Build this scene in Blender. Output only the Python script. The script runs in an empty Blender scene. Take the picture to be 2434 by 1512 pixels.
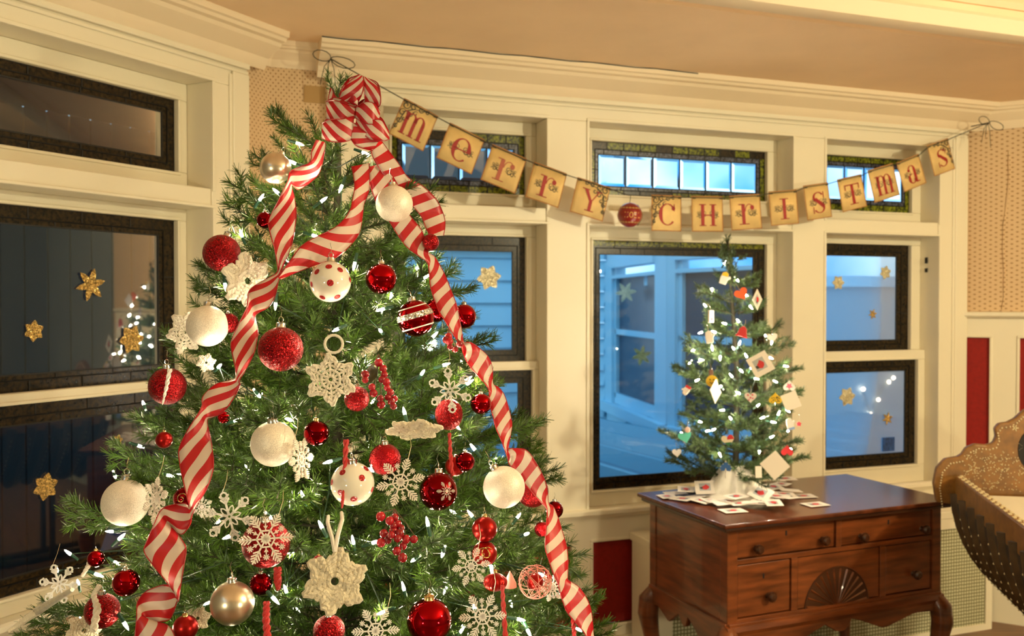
import bpy, math, random
import numpy as np
from mathutils import Vector, Matrix

random.seed(7)
rng = np.random.default_rng(7)
sc = bpy.context.scene
COL = sc.collection
V = Vector
PI = math.pi

# ------------------------------------------------------------------ camera
IW, IH, FPX, EYE = 2434, 1512, 2200.0, 1.6
PITCH = math.atan(36 / 2200.0)
cam_d = bpy.data.cameras.new('camera')
cam_d.sensor_width = 36.0
cam_d.lens = FPX / IW * 36.0
cam_d.clip_start = 0.05
cam_d.dof.use_dof = True
cam_d.dof.focus_distance = 1.75
cam_d.dof.aperture_fstop = 5.6
cam = bpy.data.objects.new('camera', cam_d)
cam.location = (0, 0, EYE)
cam.rotation_euler = (PI / 2 - PITCH, 0, 0)
COL.objects.link(cam)
sc.camera = cam

# ------------------------------------------------------------------ world (dusk sky with broken cloud)
wd = bpy.data.worlds.new('dusk_sky')
sc.world = wd
wd.use_nodes = True
nt = wd.node_tree
nt.nodes.clear()
wo = nt.nodes.new('ShaderNodeOutputWorld')
bg = nt.nodes.new('ShaderNodeBackground')
bg.inputs[1].default_value = 2.5
tc = nt.nodes.new('ShaderNodeTexCoord')
nz = nt.nodes.new('ShaderNodeTexNoise')
nz.inputs['Scale'].default_value = 2.6
nz.inputs['Detail'].default_value = 5
cr = nt.nodes.new('ShaderNodeValToRGB')
cr.color_ramp.elements[0].position = 0.42
cr.color_ramp.elements[0].color = (0.012, 0.17, 0.46, 1)
cr.color_ramp.elements[1].position = 0.68
cr.color_ramp.elements[1].color = (0.62, 0.92, 1.0, 1)
nt.links.new(tc.outputs['Generated'], nz.inputs['Vector'])
nt.links.new(nz.outputs[0], cr.inputs[0])
nt.links.new(cr.outputs[0], bg.inputs[0])
nt.links.new(bg.outputs[0], wo.inputs[0])

# ------------------------------------------------------------------ chandelier and added fill lights
WARM = (1.0, 0.88, 0.56)


def lamp(name, loc, power, radius, col=WARM):
    l = bpy.data.lights.new(name, 'POINT')
    l.energy = power
    l.shadow_soft_size = radius
    l.color = col
    o = bpy.data.objects.new(name, l)
    o.location = loc
    COL.objects.link(o)
    return o


lamp('chandelier_light', (3.1, 1.15, 2.42), 165, 0.09)
lamp('right_fill_light', (2.7, -0.5, 1.2), 85, 0.07)  # unseen fill added on the right to brighten the ceiling
lamp('left_fill_light', (-1.5, -1.2, 1.35), 55, 0.07)  # unseen fill added behind the camera for the tree front and ceiling

vs = sc.view_settings
vs.view_transform = 'Standard'
vs.look = 'None'
vs.gamma = 1.0
vs.use_curve_mapping = False
vs.exposure = 0.48

# ------------------------------------------------------------------ geometry of the view (rays through photo points)
FW = V((0, math.cos(PITCH), -math.sin(PITCH)))
UPV = V((0, math.sin(PITCH), math.cos(PITCH)))
CAMP = V((0, 0, EYE))


def ray(x, y):
    return FW + V((1, 0, 0)) * ((x - IW / 2) / FPX) + UPV * ((IH / 2 - y) / FPX)


def at(x, y, d):
    r = ray(x, y)
    return CAMP + r * (d / r.y)


def proj(p):
    q = p - CAMP
    z = q.dot(FW)
    return (IW / 2 + FPX * q.x / z, IH / 2 - FPX * q.dot(UPV) / z, q.y)


class Frame:
    """a wall: s runs along it, z up, w out into the room"""
    def __init__(self, o, u):
        self.o = V(o)
        self.u = V((u[0], u[1], 0)).normalized()
        self.n = V((self.u.y, -self.u.x, 0))

    def P(self, s, z, w=0.0):
        return self.o + self.u * s + self.n * w + V((0, 0, z))

    def hit(self, x, y, w=0.0):
        r = ray(x, y)
        t = (self.o + self.n * w - CAMP).dot(self.n) / r.dot(self.n)
        p = CAMP + r * t - self.o
        return p.dot(self.u), p.z

    def M(self, s, z, w=0.0):
        m = Matrix((self.u, self.n, V((0, 0, 1)))).transposed().to_4x4()
        m.translation = self.P(s, z, w)
        return m


FB = Frame((0, 3.85, 0), (6033, 2200))
FA = Frame((-0.9236, 3.545, 0), (1185, 2200))
_pc = FB.P(2.46, 0, -0.03)
FC = Frame(_pc, (math.cos(math.radians(-30)), math.sin(math.radians(-30))))


# ------------------------------------------------------------------ materials
def nodes(m):
    m.use_nodes = True
    return m.node_tree.nodes, m.node_tree.links


MATS = {}


def mat(name, base, rough=0.5, metal=0.0, spec=0.5, var=None, bump=None, coat=0.0, emit=0.0, trans=0.0, sss=0.0,
        sheen=0.0, alpha=1.0, coord='Object', rnd=0.0):
    """var=(scale, amount, stretch xyz); bump=(scale, strength, dist)"""
    m = bpy.data.materials.new(name)
    N, L = nodes(m)
    b = N['Principled BSDF']
    b.inputs['Base Color'].default_value = (*base, 1)
    b.inputs['Roughness'].default_value = rough
    b.inputs['Metallic'].default_value = metal
    b.inputs['Specular IOR Level'].default_value = spec
    b.inputs['Coat Weight'].default_value = coat
    b.inputs['Transmission Weight'].default_value = trans
    b.inputs['Sheen Weight'].default_value = sheen
    if sss:
        b.inputs['Subsurface Weight'].default_value = sss
        b.inputs['Subsurface Radius'].default_value = (0.01, 0.008, 0.006)
    if emit:
        b.inputs['Emission Color'].default_value = (*base, 1)
        b.inputs['Emission Strength'].default_value = emit
    tcn = None
    if var or bump:
        tcn = N.new('ShaderNodeTexCoord')
    if var:
        s, a, st = var[0], var[1], (var[2] if len(var) > 2 else (1, 1, 1))
        mp = N.new('ShaderNodeMapping')
        mp.inputs['Scale'].default_value = st
        n = N.new('ShaderNodeTexNoise')
        n.inputs['Scale'].default_value = s
        n.inputs['Detail'].default_value = 4
        r = N.new('ShaderNodeValToRGB')
        r.color_ramp.elements[0].position = 0.3
        r.color_ramp.elements[1].position = 0.7
        r.color_ramp.elements[0].color = (*[max(0, c * (1 - a)) for c in base], 1)
        r.color_ramp.elements[1].color = (*[min(1, c * (1 + a)) for c in base], 1)
        L.new(tcn.outputs[coord], mp.inputs[0])
        L.new(mp.outputs[0], n.inputs['Vector'])
        L.new(n.outputs[0], r.inputs[0])
        L.new(r.outputs[0], b.inputs['Base Color'])
    if rnd:
        oi = N.new('ShaderNodeObjectInfo')
        mr = N.new('ShaderNodeMapRange')
        mr.inputs['To Min'].default_value = 1 - rnd
        mr.inputs['To Max'].default_value = 1 + rnd
        hs = N.new('ShaderNodeHueSaturation')
        L.new(oi.outputs['Random'], mr.inputs[0])
        L.new(mr.outputs[0], hs.inputs['Value'])
        if var:
            L.new(r.outputs[0], hs.inputs['Color'])
        else:
            hs.inputs['Color'].default_value = (*base, 1)
        L.new(hs.outputs[0], b.inputs['Base Color'])
    if bump:
        n2 = N.new('ShaderNodeTexNoise')
        n2.inputs['Scale'].default_value = bump[0]
        n2.inputs['Detail'].default_value = 3
        bp = N.new('ShaderNodeBump')
        bp.inputs['Strength'].default_value = bump[1]
        bp.inputs['Distance'].default_value = bump[2] if len(bump) > 2 else 0.002
        L.new(tcn.outputs[coord], n2.inputs['Vector'])
        L.new(n2.outputs[0], bp.inputs['Height'])
        L.new(bp.outputs[0], b.inputs['Normal'])
    MATS[name] = m
    return m


def glitter(name, base, rough=0.3, metal=0.6, scale=900, strength=0.9, spark=0.25):
    """fine flakes: a cell texture tilts the normal of each flake and varies its brightness"""
    m = bpy.data.materials.new(name)
    N, L = nodes(m)
    b = N['Principled BSDF']
    b.inputs['Roughness'].default_value = rough
    b.inputs['Metallic'].default_value = metal
    t = N.new('ShaderNodeTexCoord')
    v = N.new('ShaderNodeTexVoronoi')
    v.inputs['Scale'].default_value = scale
    r = N.new('ShaderNodeValToRGB')
    r.color_ramp.elements[0].color = (*[c * (1 - spark * 2) for c in base], 1)
    r.color_ramp.elements[0].position = 0.1
    r.color_ramp.elements[1].color = (*[min(1, c * (1 + spark * 2)) for c in base], 1)
    r.color_ramp.elements[1].position = 0.9
    sp = N.new('ShaderNodeSeparateColor')
    vm = N.new('ShaderNodeVectorMath')
    vm.operation = 'MULTIPLY_ADD'
    vm.inputs[1].default_value = (strength,) * 3
    vm.inputs[2].default_value = (-strength / 2,) * 3
    ad = N.new('ShaderNodeVectorMath')
    ad.operation = 'ADD'
    nm = N.new('ShaderNodeVectorMath')
    nm.operation = 'NORMALIZE'
    g = N.new('ShaderNodeNewGeometry')
    L.new(t.outputs['Object'], v.inputs['Vector'])
    L.new(v.outputs['Color'], sp.inputs[0])
    L.new(sp.outputs[0], r.inputs[0])
    L.new(r.outputs[0], b.inputs['Base Color'])
    L.new(v.outputs['Color'], vm.inputs[0])
    L.new(vm.outputs[0], ad.inputs[0])
    L.new(g.outputs['Normal'], ad.inputs[1])
    L.new(ad.outputs[0], nm.inputs[0])
    L.new(nm.outputs[0], b.inputs['Normal'])
    MATS[name] = m
    return m


def mixmat(name, kind, c1, c2=None, fac=0.5, rough=0.3):
    """kind 'pane': clear pane, glossy by fresnel; 'fog': pane with a film of condensation; 'stained': coloured glass"""
    m = bpy.data.materials.new(name)
    N, L = nodes(m)
    N.remove(N['Principled BSDF'])
    out = [n for n in N if n.type == 'OUTPUT_MATERIAL'][0]
    gl = N.new('ShaderNodeBsdfGlossy')
    gl.inputs['Roughness'].default_value = 0.02 if kind == 'pane' else rough
    fr = N.new('ShaderNodeFresnel')
    fr.inputs[0].default_value = 1.5
    mm = N.new('ShaderNodeMath')
    mm.operation = 'MULTIPLY'
    mm.inputs[1].default_value = 1.25 if kind == 'pane' else 0.6
    L.new(fr.outputs[0], mm.inputs[0])
    mx = N.new('ShaderNodeMixShader')
    L.new(mm.outputs[0], mx.inputs[0])
    if kind == 'stained':
        a = N.new('ShaderNodeBsdfTranslucent')
        d = N.new('ShaderNodeBsdfDiffuse')
        m2 = N.new('ShaderNodeMixShader')
        t = N.new('ShaderNodeTexCoord')
        nz_ = N.new('ShaderNodeTexNoise')
        nz_.inputs['Scale'].default_value = 90
        r = N.new('ShaderNodeValToRGB')
        r.color_ramp.elements[0].position = 0.35
        r.color_ramp.elements[1].position = 0.7
        r.color_ramp.elements[0].color = (*c1, 1)
        r.color_ramp.elements[1].color = (*c2, 1)
        g = N.new('ShaderNodeNewGeometry')
        L.new(g.outputs['Position'], nz_.inputs['Vector'])
        L.new(nz_.outputs[0], r.inputs[0])
        L.new(r.outputs[0], a.inputs[0])
        L.new(r.outputs[0], d.inputs[0])
        m2.inputs[0].default_value = 1 - fac
        L.new(a.outputs[0], m2.inputs[1])
        L.new(d.outputs[0], m2.inputs[2])
        mm.inputs[1].default_value = 0.8
        L.new(m2.outputs[0], mx.inputs[1])
    else:
        tr = N.new('ShaderNodeBsdfTransparent')
        tr.inputs[0].default_value = (*c1, 1)
        src = tr
        if kind == 'fog':
            d = N.new('ShaderNodeBsdfTranslucent')
            d.inputs[0].default_value = (*c2, 1)
            m2 = N.new('ShaderNodeMixShader')
            m2.inputs[0].default_value = fac
            L.new(tr.outputs[0], m2.inputs[1])
            L.new(d.outputs[0], m2.inputs[2])
            src = m2
        L.new(src.outputs[0], mx.inputs[1])
    L.new(gl.outputs[0], mx.inputs[2])
    L.new(mx.outputs[0], out.inputs[0])
    MATS[name] = m
    return m


def dotted(name, base, dot, scale, size, rough=0.8):
    """wallpaper: little sprigs on a diamond grid, from world position along the wall"""
    m = mat(name, base, rough)
    N, L = nodes(m)
    b = N['Principled BSDF']
    g = N.new('ShaderNodeNewGeometry')
    mp = N.new('ShaderNodeMapping')
    mp.inputs['Scale'].default_value = (1.0, 1.0, 1.0)
    L.new(g.outputs['Position'], mp.inputs[0])
    sx = N.new('ShaderNodeSeparateXYZ')
    L.new(mp.outputs[0], sx.inputs[0])

    def mth(op, a, b_=None, c=None):
        n = N.new('ShaderNodeMath')
        n.operation = op
        for i, q in enumerate((a, b_, c)):
            if q is None:
                continue
            if isinstance(q, (int, float)):
                n.inputs[i].default_value = q
            else:
                L.new(q, n.inputs[i])
        return n.outputs[0]
    h = mth('ADD', sx.outputs[0], mth('MULTIPLY', sx.outputs[1], 0.72))
    a = mth('MULTIPLY', mth('ADD', h, sx.outputs[2]), scale)
    c = mth('MULTIPLY', mth('SUBTRACT', h, sx.outputs[2]), scale)
    fa = mth('SUBTRACT', mth('FRACT', a), 0.5)
    fc = mth('SUBTRACT', mth('FRACT', c), 0.5)
    d = mth('ADD', mth('MULTIPLY', fa, fa), mth('MULTIPLY', fc, fc))
    k = mth('LESS_THAN', d, size)
    mx = N.new('ShaderNodeMix')
    mx.data_type = 'RGBA'
    mx.inputs[6].default_value = (*base, 1)
    mx.inputs[7].default_value = (*dot, 1)
    L.new(k, mx.inputs[0])
    L.new(mx.outputs[2], b.inputs['Base Color'])
    return m


def striped(name, c1, c2):
    """ribbon: diagonal stripes printed across the band (uv in metres)"""
    m = bpy.data.materials.new(name)
    N, L = nodes(m)
    N.remove(N['Principled BSDF'])
    out = [n for n in N if n.type == 'OUTPUT_MATERIAL'][0]
    uv = N.new('ShaderNodeUVMap')
    sx = N.new('ShaderNodeSeparateXYZ')
    L.new(uv.outputs[0], sx.inputs[0])

    def mth(op, a, b_):
        n = N.new('ShaderNodeMath')
        n.operation = op
        for i, q in enumerate((a, b_)):
            if isinstance(q, (int, float)):
                n.inputs[i].default_value = q
            else:
                L.new(q, n.inputs[i])
        return n.outputs[0]
    k = mth('LESS_THAN', mth('FRACT', mth('MULTIPLY', mth('ADD', sx.outputs[0], mth('MULTIPLY', sx.outputs[1], 1.1)), 27.0), 0.0), 0.5)
    mx = N.new('ShaderNodeMix')
    mx.data_type = 'RGBA'
    mx.inputs[6].default_value = (*c1, 1)
    mx.inputs[7].default_value = (*c2, 1)
    L.new(k, mx.inputs[0])
    d = N.new('ShaderNodeBsdfDiffuse')
    t = N.new('ShaderNodeBsdfTranslucent')
    g = N.new('ShaderNodeBsdfGlossy')
    g.inputs['Roughness'].default_value = 0.42
    L.new(mx.outputs[2], d.inputs[0])
    L.new(mx.outputs[2], t.inputs[0])
    m1 = N.new('ShaderNodeMixShader')
    m1.inputs[0].default_value = 0.38
    L.new(d.outputs[0], m1.inputs[1])
    L.new(t.outputs[0], m1.inputs[2])
    m2 = N.new('ShaderNodeMixShader')
    m2.inputs[0].default_value = 0.05
    L.new(m1.outputs[0], m2.inputs[1])
    L.new(g.outputs[0], m2.inputs[2])
    L.new(m2.outputs[0], out.inputs[0])
    MATS[name] = m
    return m


CREAM = mat('cream_paint', (0.79, 0.72, 0.55), 0.42, bump=(40, 0.12, 0.001))
SASHP = mat('sash_paint', (0.76, 0.69, 0.52), 0.45)
CEIL = mat('ceiling_paint', (0.86, 0.64, 0.41), 0.75, var=(3, 0.05))
CROWNP = mat('crown_paint', (0.80, 0.66, 0.46), 0.6)
PAPER = dotted('sprig_wallpaper', (0.64, 0.46, 0.27), (0.30, 0.155, 0.06), 42, 0.036)
REDP = mat('red_panel_paint', (0.26, 0.010, 0.006), 0.6, spec=0.25, var=(60, 0.12))
FLOORM = mat('floor_boards', (0.16, 0.075, 0.03), 0.35, var=(4, 0.4, (1, 12, 1)))
PLAIN = mat('room_plaster', (0.20, 0.21, 0.18), 0.8)
LEAD = mat('lead_came', (0.012, 0.010, 0.008), 0.5, metal=0.3)
GREENG = mixmat('green_stained_glass', 'stained', (0.04, 0.05, 0.005), (0.62, 0.62, 0.03), 0.65)
BROWNG = mixmat('brown_stained_glass', 'stained', (0.012, 0.009, 0.005), (0.07, 0.042, 0.015), 0.45, 0.25)
GREYG = mixmat('clear_textured_glass', 'stained', (0.05, 0.05, 0.06), (0.30, 0.32, 0.42), 0.6)
PANE = mixmat('window_pane', 'pane', (0.95, 0.97, 0.97))
FOGP = mixmat('misted_pane', 'fog', (0.9, 0.94, 0.96), (0.8, 0.86, 0.92), 0.22)
BEVG = mat('bevelled_glass', (0.95, 0.98, 1.0), 0.03, trans=1.0)
WOOD = mat('mahogany', (0.155, 0.042, 0.011), 0.28, var=(5, 0.5, (1.2, 1.2, 9)), coat=0.25)
WOODT = mat('mahogany_top', (0.105, 0.028, 0.011), 0.24, spec=0.3, var=(6, 0.35, (1, 9, 1)), coat=0.06)
WOODD = mat('dark_mahogany', (0.05, 0.016, 0.006), 0.3, coat=0.3)
BLACK = mat('black_hole', (0.006, 0.004, 0.003), 0.7)
STRIPE = striped('striped_ribbon', (0.82, 0.70, 0.60), (0.62, 0.012, 0.022))
REDWIRE = mat('ribbon_wire', (0.35, 0.006, 0.01), 0.35)
RSHINY = mat('red_mirror', (0.42, 0.004, 0.008), 0.07, metal=1.0)
RDARK = mat('dark_red_mirror', (0.24, 0.003, 0.006), 0.06, metal=1.0)
RSATIN = mat('red_satin', (0.36, 0.008, 0.006), 0.30, metal=0.8)
RGLIT = glitter('red_glitter', (0.30, 0.003, 0.006), 0.34, 0.75, 800, 1.0, 0.3)
RCRACK = mat('red_crackle', (0.45, 0.008, 0.015), 0.18, metal=0.85, bump=(260, 0.9, 0.003))
WGLIT = glitter('white_glitter', (0.90, 0.81, 0.68), 0.45, 0.15, 1100, 0.35, 0.06)
PEARL = mat('champagne_satin', (0.74, 0.62, 0.47), 0.28, metal=0.9)
WGLOSS = mat('white_gloss', (0.82, 0.77, 0.66), 0.10, coat=0.6)
SILVG = glitter('silver_glitter', (0.72, 0.68, 0.60), 0.25, 0.7, 420, 1.2, 0.3)
GOLDG = glitter('gold_glitter', (0.62, 0.42, 0.14), 0.3, 0.7, 380, 1.2, 0.3)
PALEG = glitter('pale_glitter', (0.66, 0.60, 0.40), 0.35, 0.4, 380, 1.0, 0.25)
GOLD = mat('gold_cap', (0.75, 0.50, 0.20), 0.25, metal=1.0)
SILVER = mat('silver_cap', (0.72, 0.68, 0.62), 0.2, metal=1.0)
YARN = mat('cotton_yarn', (0.80, 0.73, 0.60), 0.9, bump=(500, 0.8, 0.002), sheen=0.3)
FELT = mat('felted_wool', (0.72, 0.64, 0.47), 0.95, var=(60, 0.16), bump=(300, 1.0, 0.002), sheen=0.3)
WPLAST = mat('white_flake', (0.90, 0.87, 0.82), 0.5)
FROST = mat('frosted_flake', (0.88, 0.80, 0.69), 0.55, bump=(900, 0.6, 0.001))
BERRY = mat('red_berry', (0.34, 0.006, 0.014), 0.16, coat=0.4, rnd=0.4)
LEAFM = mat('berry_leaf', (0.05, 0.055, 0.015), 0.5)
STEMM = mat('brown_stem', (0.10, 0.05, 0.02), 0.7)
CORDR = mat('red_cord', (0.50, 0.02, 0.02), 0.5, bump=(500, 0.5))
PINK = mat('pink_wire', (0.62, 0.22, 0.18), 0.45)
NEED = mat('needles', (0.050, 0.108, 0.008), 0.34, spec=0.6, rnd=0.3)
NEED2 = mat('needles_pale', (0.060, 0.100, 0.030), 0.42, spec=0.5, rnd=0.25)
BARK = mat('branch_wire', (0.035, 0.03, 0.014), 0.7)
GWIRE = mat('green_wire', (0.010, 0.035, 0.016), 0.4)
BULB = mat('lit_bulb', (1.0, 0.84, 0.56), 0.3, emit=250.0)
BULB2 = mat('lit_bulb_small_tree', (1.0, 0.88, 0.66), 0.3, emit=300.0)
SOCK = mat('bulb_socket', (0.012, 0.07, 0.04), 0.4)
CARD = mat('parchment_card', (0.72, 0.50, 0.20), 0.75, var=(14, 0.13))
CEDGE = mat('burnt_edge', (0.36, 0.14, 0.03), 0.8)
LETTER = mat('letter_red', (0.33, 0.012, 0.010), 0.6)
FLOUR = mat('flourish_ink', (0.055, 0.05, 0.035), 0.7)
TWINE = mat('dark_twine', (0.045, 0.038, 0.02), 0.85)
WCARD = mat('white_card', (0.80, 0.73, 0.64), 0.6)
BIRD = mat('cardinal_red_print', (0.55, 0.03, 0.03), 0.6)
PRNTB = mat('grey_print', (0.40, 0.42, 0.42), 0.6)
PRNTK = mat('dark_print', (0.05, 0.035, 0.03), 0.6)
CLOTH = mat('white_cloth', (0.78, 0.73, 0.62), 0.9, bump=(30, 0.4, 0.01))
PEWOOD = mat('sleigh_wood', (0.20, 0.088, 0.016), 0.42, var=(30, 0.3))
PEWOODD = mat('sleigh_dark_wood', (0.062, 0.036, 0.013), 0.45, var=(20, 0.4))
INLAY = mat('bone_inlay', (0.62, 0.52, 0.30), 0.4)
WHITEC = mat('cradle_cushion', (0.70, 0.64, 0.50), 0.9)
EXTW = mat('outdoor_paint_dusk_blue', (0.42, 0.72, 0.85), 0.6)  # white paint with the blue of the dusk sky put into its colour
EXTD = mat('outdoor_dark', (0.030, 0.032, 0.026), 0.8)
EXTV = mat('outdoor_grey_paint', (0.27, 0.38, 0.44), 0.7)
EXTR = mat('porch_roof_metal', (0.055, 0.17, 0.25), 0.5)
EXTS = mat('porch_roof_seam', (0.15, 0.36, 0.46), 0.5)  # same roof metal made lighter: light on the ridges put into the colour
EXTG = mat('outdoor_ground', (0.08, 0.09, 0.09), 0.9)
PANEX = mat('far_pane', (0.05, 0.075, 0.12), 0.3, spec=0.25)


def grille_mat():
    m = mat('pierced_metal', (0.62, 0.56, 0.36), 0.5)
    N, L = nodes(m)
    b = N['Principled BSDF']
    t = N.new('ShaderNodeTexCoord')
    mp = N.new('ShaderNodeMapping')
    mp.inputs['Scale'].default_value = (1, 1, 1)
    v = N.new('ShaderNodeTexVoronoi')
    v.feature = 'DISTANCE_TO_EDGE'
    v.inputs['Scale'].default_value = 62
    v.inputs['Randomness'].default_value = 0.12
    v.voronoi_dimensions = '2D'
    r = N.new('ShaderNodeValToRGB')
    r.color_ramp.elements[0].position = 0.10
    r.color_ramp.elements[0].color = (0.16, 0.15, 0.07, 1)
    r.color_ramp.elements[1].position = 0.22
    r.color_ramp.elements[1].color = (0.62, 0.60, 0.40, 1)
    uv = N.new('ShaderNodeUVMap')
    L.new(uv.outputs[0], v.inputs['Vector'])
    L.new(v.outputs['Distance'], r.inputs[0])
    L.new(r.outputs[0], b.inputs['Base Color'])
    return m


GRILLE = grille_mat()


# ------------------------------------------------------------------ mesh helpers
class MB:
    def __init__(self):
        self.v, self.f, self.m, self.uv = [], [], [], []

    def add(self, vs_, fs, mi=0, uvs=None):
        o = len(self.v)
        self.v += [tuple(p) for p in vs_]
        for i, f in enumerate(fs):
            self.f.append(tuple(o + k for k in f))
            self.m.append(mi)
            self.uv.append(uvs[i] if uvs else None)
        return self

    def box(self, M, sx, sy, sz, mi=0):
        c = [M @ V((x * sx / 2, y * sy / 2, z * sz / 2)) for x in (-1, 1) for y in (-1, 1) for z in (-1, 1)]
        return self.add(c, [(0, 1, 3, 2), (4, 6, 7, 5), (0, 4, 5, 1), (2, 3, 7, 6), (0, 2, 6, 4), (1, 5, 7, 3)], mi)

    def fbox(self, F, s0, s1, z0, z1, w0, w1, mi=0):
        return self.box(F.M((s0 + s1) / 2, (z0 + z1) / 2, (w0 + w1) / 2), s1 - s0, w1 - w0, z1 - z0, mi)

    def prism(self, poly, off, mi=0):
        """poly: list of world points (flat), extruded by vector off"""
        n = len(poly)
        a = [V(p) for p in poly]
        b = [p + off for p in a]
        fs = [tuple(range(n - 1, -1, -1)), tuple(range(n, 2 * n))]
        fs += [(i, (i + 1) % n, n + (i + 1) % n, n + i) for i in range(n)]
        return self.add(a + b, fs, mi)

    def mould(self, F, prof, s0, s1, mi=0):
        """profile [(w,z)] swept along the wall"""
        return self.prism([F.P(s0, z, w) for w, z in prof], F.u * (s1 - s0), mi)

    def tube(self, pts, r, n=6, closed=False, mi=0, cap=True):
        pts = [V(p) for p in pts]
        k = len(pts)
        rs = r if isinstance(r, (list, tuple)) else [r] * k
        ref = V((0.13, 0.31, 0.94))
        vs_ = []
        prev = None
        for i in range(k):
            a = pts[(i - 1) % k] if (closed or i > 0) else pts[i]
            b = pts[(i + 1) % k] if (closed or i < k - 1) else pts[i]
            t = (b - a)
            if t.length < 1e-9:
                t = V((0, 0, 1))
            t.normalize()
            if prev is None:
                x = t.cross(ref)
                if x.length < 1e-4:
                    x = t.cross(V((1, 0, 0)))
            else:
                x = prev - t * prev.dot(t)
                if x.length < 1e-5:
                    x = t.cross(ref)
            x.normalize()
            prev = x
            y = t.cross(x)
            for j in range(n):
                q = 2 * PI * j / n
                vs_.append(pts[i] + (x * math.cos(q) + y * math.sin(q)) * rs[i])
        fs = []
        m = k if closed else k - 1
        for i in range(m):
            for j in range(n):
                fs.append((i * n + j, i * n + (j + 1) % n, ((i + 1) % k) * n + (j + 1) % n, ((i + 1) % k) * n + j))
        if cap and not closed:
            fs.append(tuple(range(n - 1, -1, -1)))
            fs.append(tuple((k - 1) * n + j for j in range(n)))
        return self.add(vs_, fs, mi)

    def lathe(self, prof, n=24, M=Matrix(), mi=0, amp=None):
        """prof [(r,z)] around local z; amp(theta, r)->r"""
        vs_, fs = [], []
        for r, z in prof:
            for j in range(n):
                q = 2 * PI * j / n
                rr = amp(q, r, z) if amp else r
                vs_.append(M @ V((rr * math.cos(q), rr * math.sin(q), z)))
        for i in range(len(prof) - 1):
            for j in range(n):
                fs.append((i * n + j, i * n + (j + 1) % n, (i + 1) * n + (j + 1) % n, (i + 1) * n + j))
        return self.add(vs_, fs, mi)

    def sphere(self, c, r, n=16, mi=0, sq=1.0):
        prof = [(max(1e-5, r * math.sin(PI * i / (n // 2 + 2))), -r * sq * math.cos(PI * i / (n // 2 + 2))) for i in range(n // 2 + 3)]
        return self.lathe(prof, n, Matrix.Translation(V(c)), mi)

    def mesh(self, name, mats, smooth=True, angle=0.7):
        me = bpy.data.meshes.new(name)
        me.from_pydata(self.v, [], self.f)
        for m in (mats if isinstance(mats, (list, tuple)) else [mats]):
            me.materials.append(m)
        if any(self.m):
            me.polygons.foreach_set('material_index', self.m)
        if any(u is not None for u in self.uv):
            ul = me.uv_layers.new(name='uv')
            k = 0
            for i, f in enumerate(self.f):
                for j in range(len(f)):
                    ul.data[k].uv = self.uv[i][j] if self.uv[i] else (0, 0)
                    k += 1
        if smooth:
            me.shade_smooth()
            me.set_sharp_from_angle(angle=angle)
        me.update()
        return me

    def obj(self, name, mats, parent=None, smooth=True, bevel=0.0, angle=0.7):
        o = bpy.data.objects.new(name, self.mesh(name, mats, smooth, angle))
        COL.objects.link(o)
        if parent is not None:
            setp(o, parent)
        if bevel:
            b = o.modifiers.new('edge', 'BEVEL')
            b.width = bevel
            b.segments = 2
            b.limit_method = 'ANGLE'
        return o


def wmat(o):
    m = o.matrix_basis.copy()
    if o.parent:
        m = wmat(o.parent) @ o.matrix_parent_inverse @ m
    return m


def setp(o, p):
    o.parent = p
    o.matrix_parent_inverse = wmat(p).inverted()
    return o


def tag(o, label=None, cat=None, group=None, kind=None):
    if label:
        o['label'] = label
    if cat:
        o['category'] = cat
    if group:
        o['group'] = group
    if kind:
        o['kind'] = kind
    return o


def empty(name, loc=(0, 0, 0), **k):
    o = bpy.data.objects.new(name, None)
    o.empty_display_size = 0.05
    o.location = loc
    COL.objects.link(o)
    return tag(o, **k)


def inst(name, me, M, parent=None, m=None):
    o = bpy.data.objects.new(name, me)
    o.matrix_basis = M
    COL.objects.link(o)
    if m is not None:
        o.material_slots[0].link = 'OBJECT'
        o.material_slots[0].material = m
    if parent is not None:
        setp(o, parent)
    return o


def copy_tree(o, parent=None):
    c = o.copy()
    COL.objects.link(c)
    if parent is not None:
        c.parent = parent
    for ch in list(o.children):
        copy_tree(ch, c)
    return c


UNIT = MB().box(Matrix(), 1, 1, 1).mesh('glass_piece', LEAD, False)


def basis(c, x, y, z):
    m = Matrix((x, y, z)).transposed().to_4x4()
    m.translation = c
    return m


def facing(c, roll=0.0, yaw=0.0, tilt=0.0):
    """matrix whose local x,y plane faces the camera (z to the camera), then turned"""
    z = (CAMP - V(c)).normalized()
    x = V((0, 0, 1)).cross(z).normalized()
    y = z.cross(x)
    m = basis(V(c), x, y, z)
    return m @ Matrix.Rotation(yaw, 4, 'Y') @ Matrix.Rotation(tilt, 4, 'X') @ Matrix.Rotation(roll, 4, 'Z')

# ================================================================== THE ROOM
ZC, ZM = 2.59, 2.98        # bay ceiling, main ceiling
STRUCT = dict(kind='structure')
A0 = -1.55                 # left end of the left bay wall
pA0 = FA.P(A0, 0)
pC1 = FC.P(1.55, 0)
sB0 = (FA.P(0, 0) - FB.o).dot(FB.u)      # corner of left and back wall, along the back wall

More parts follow.
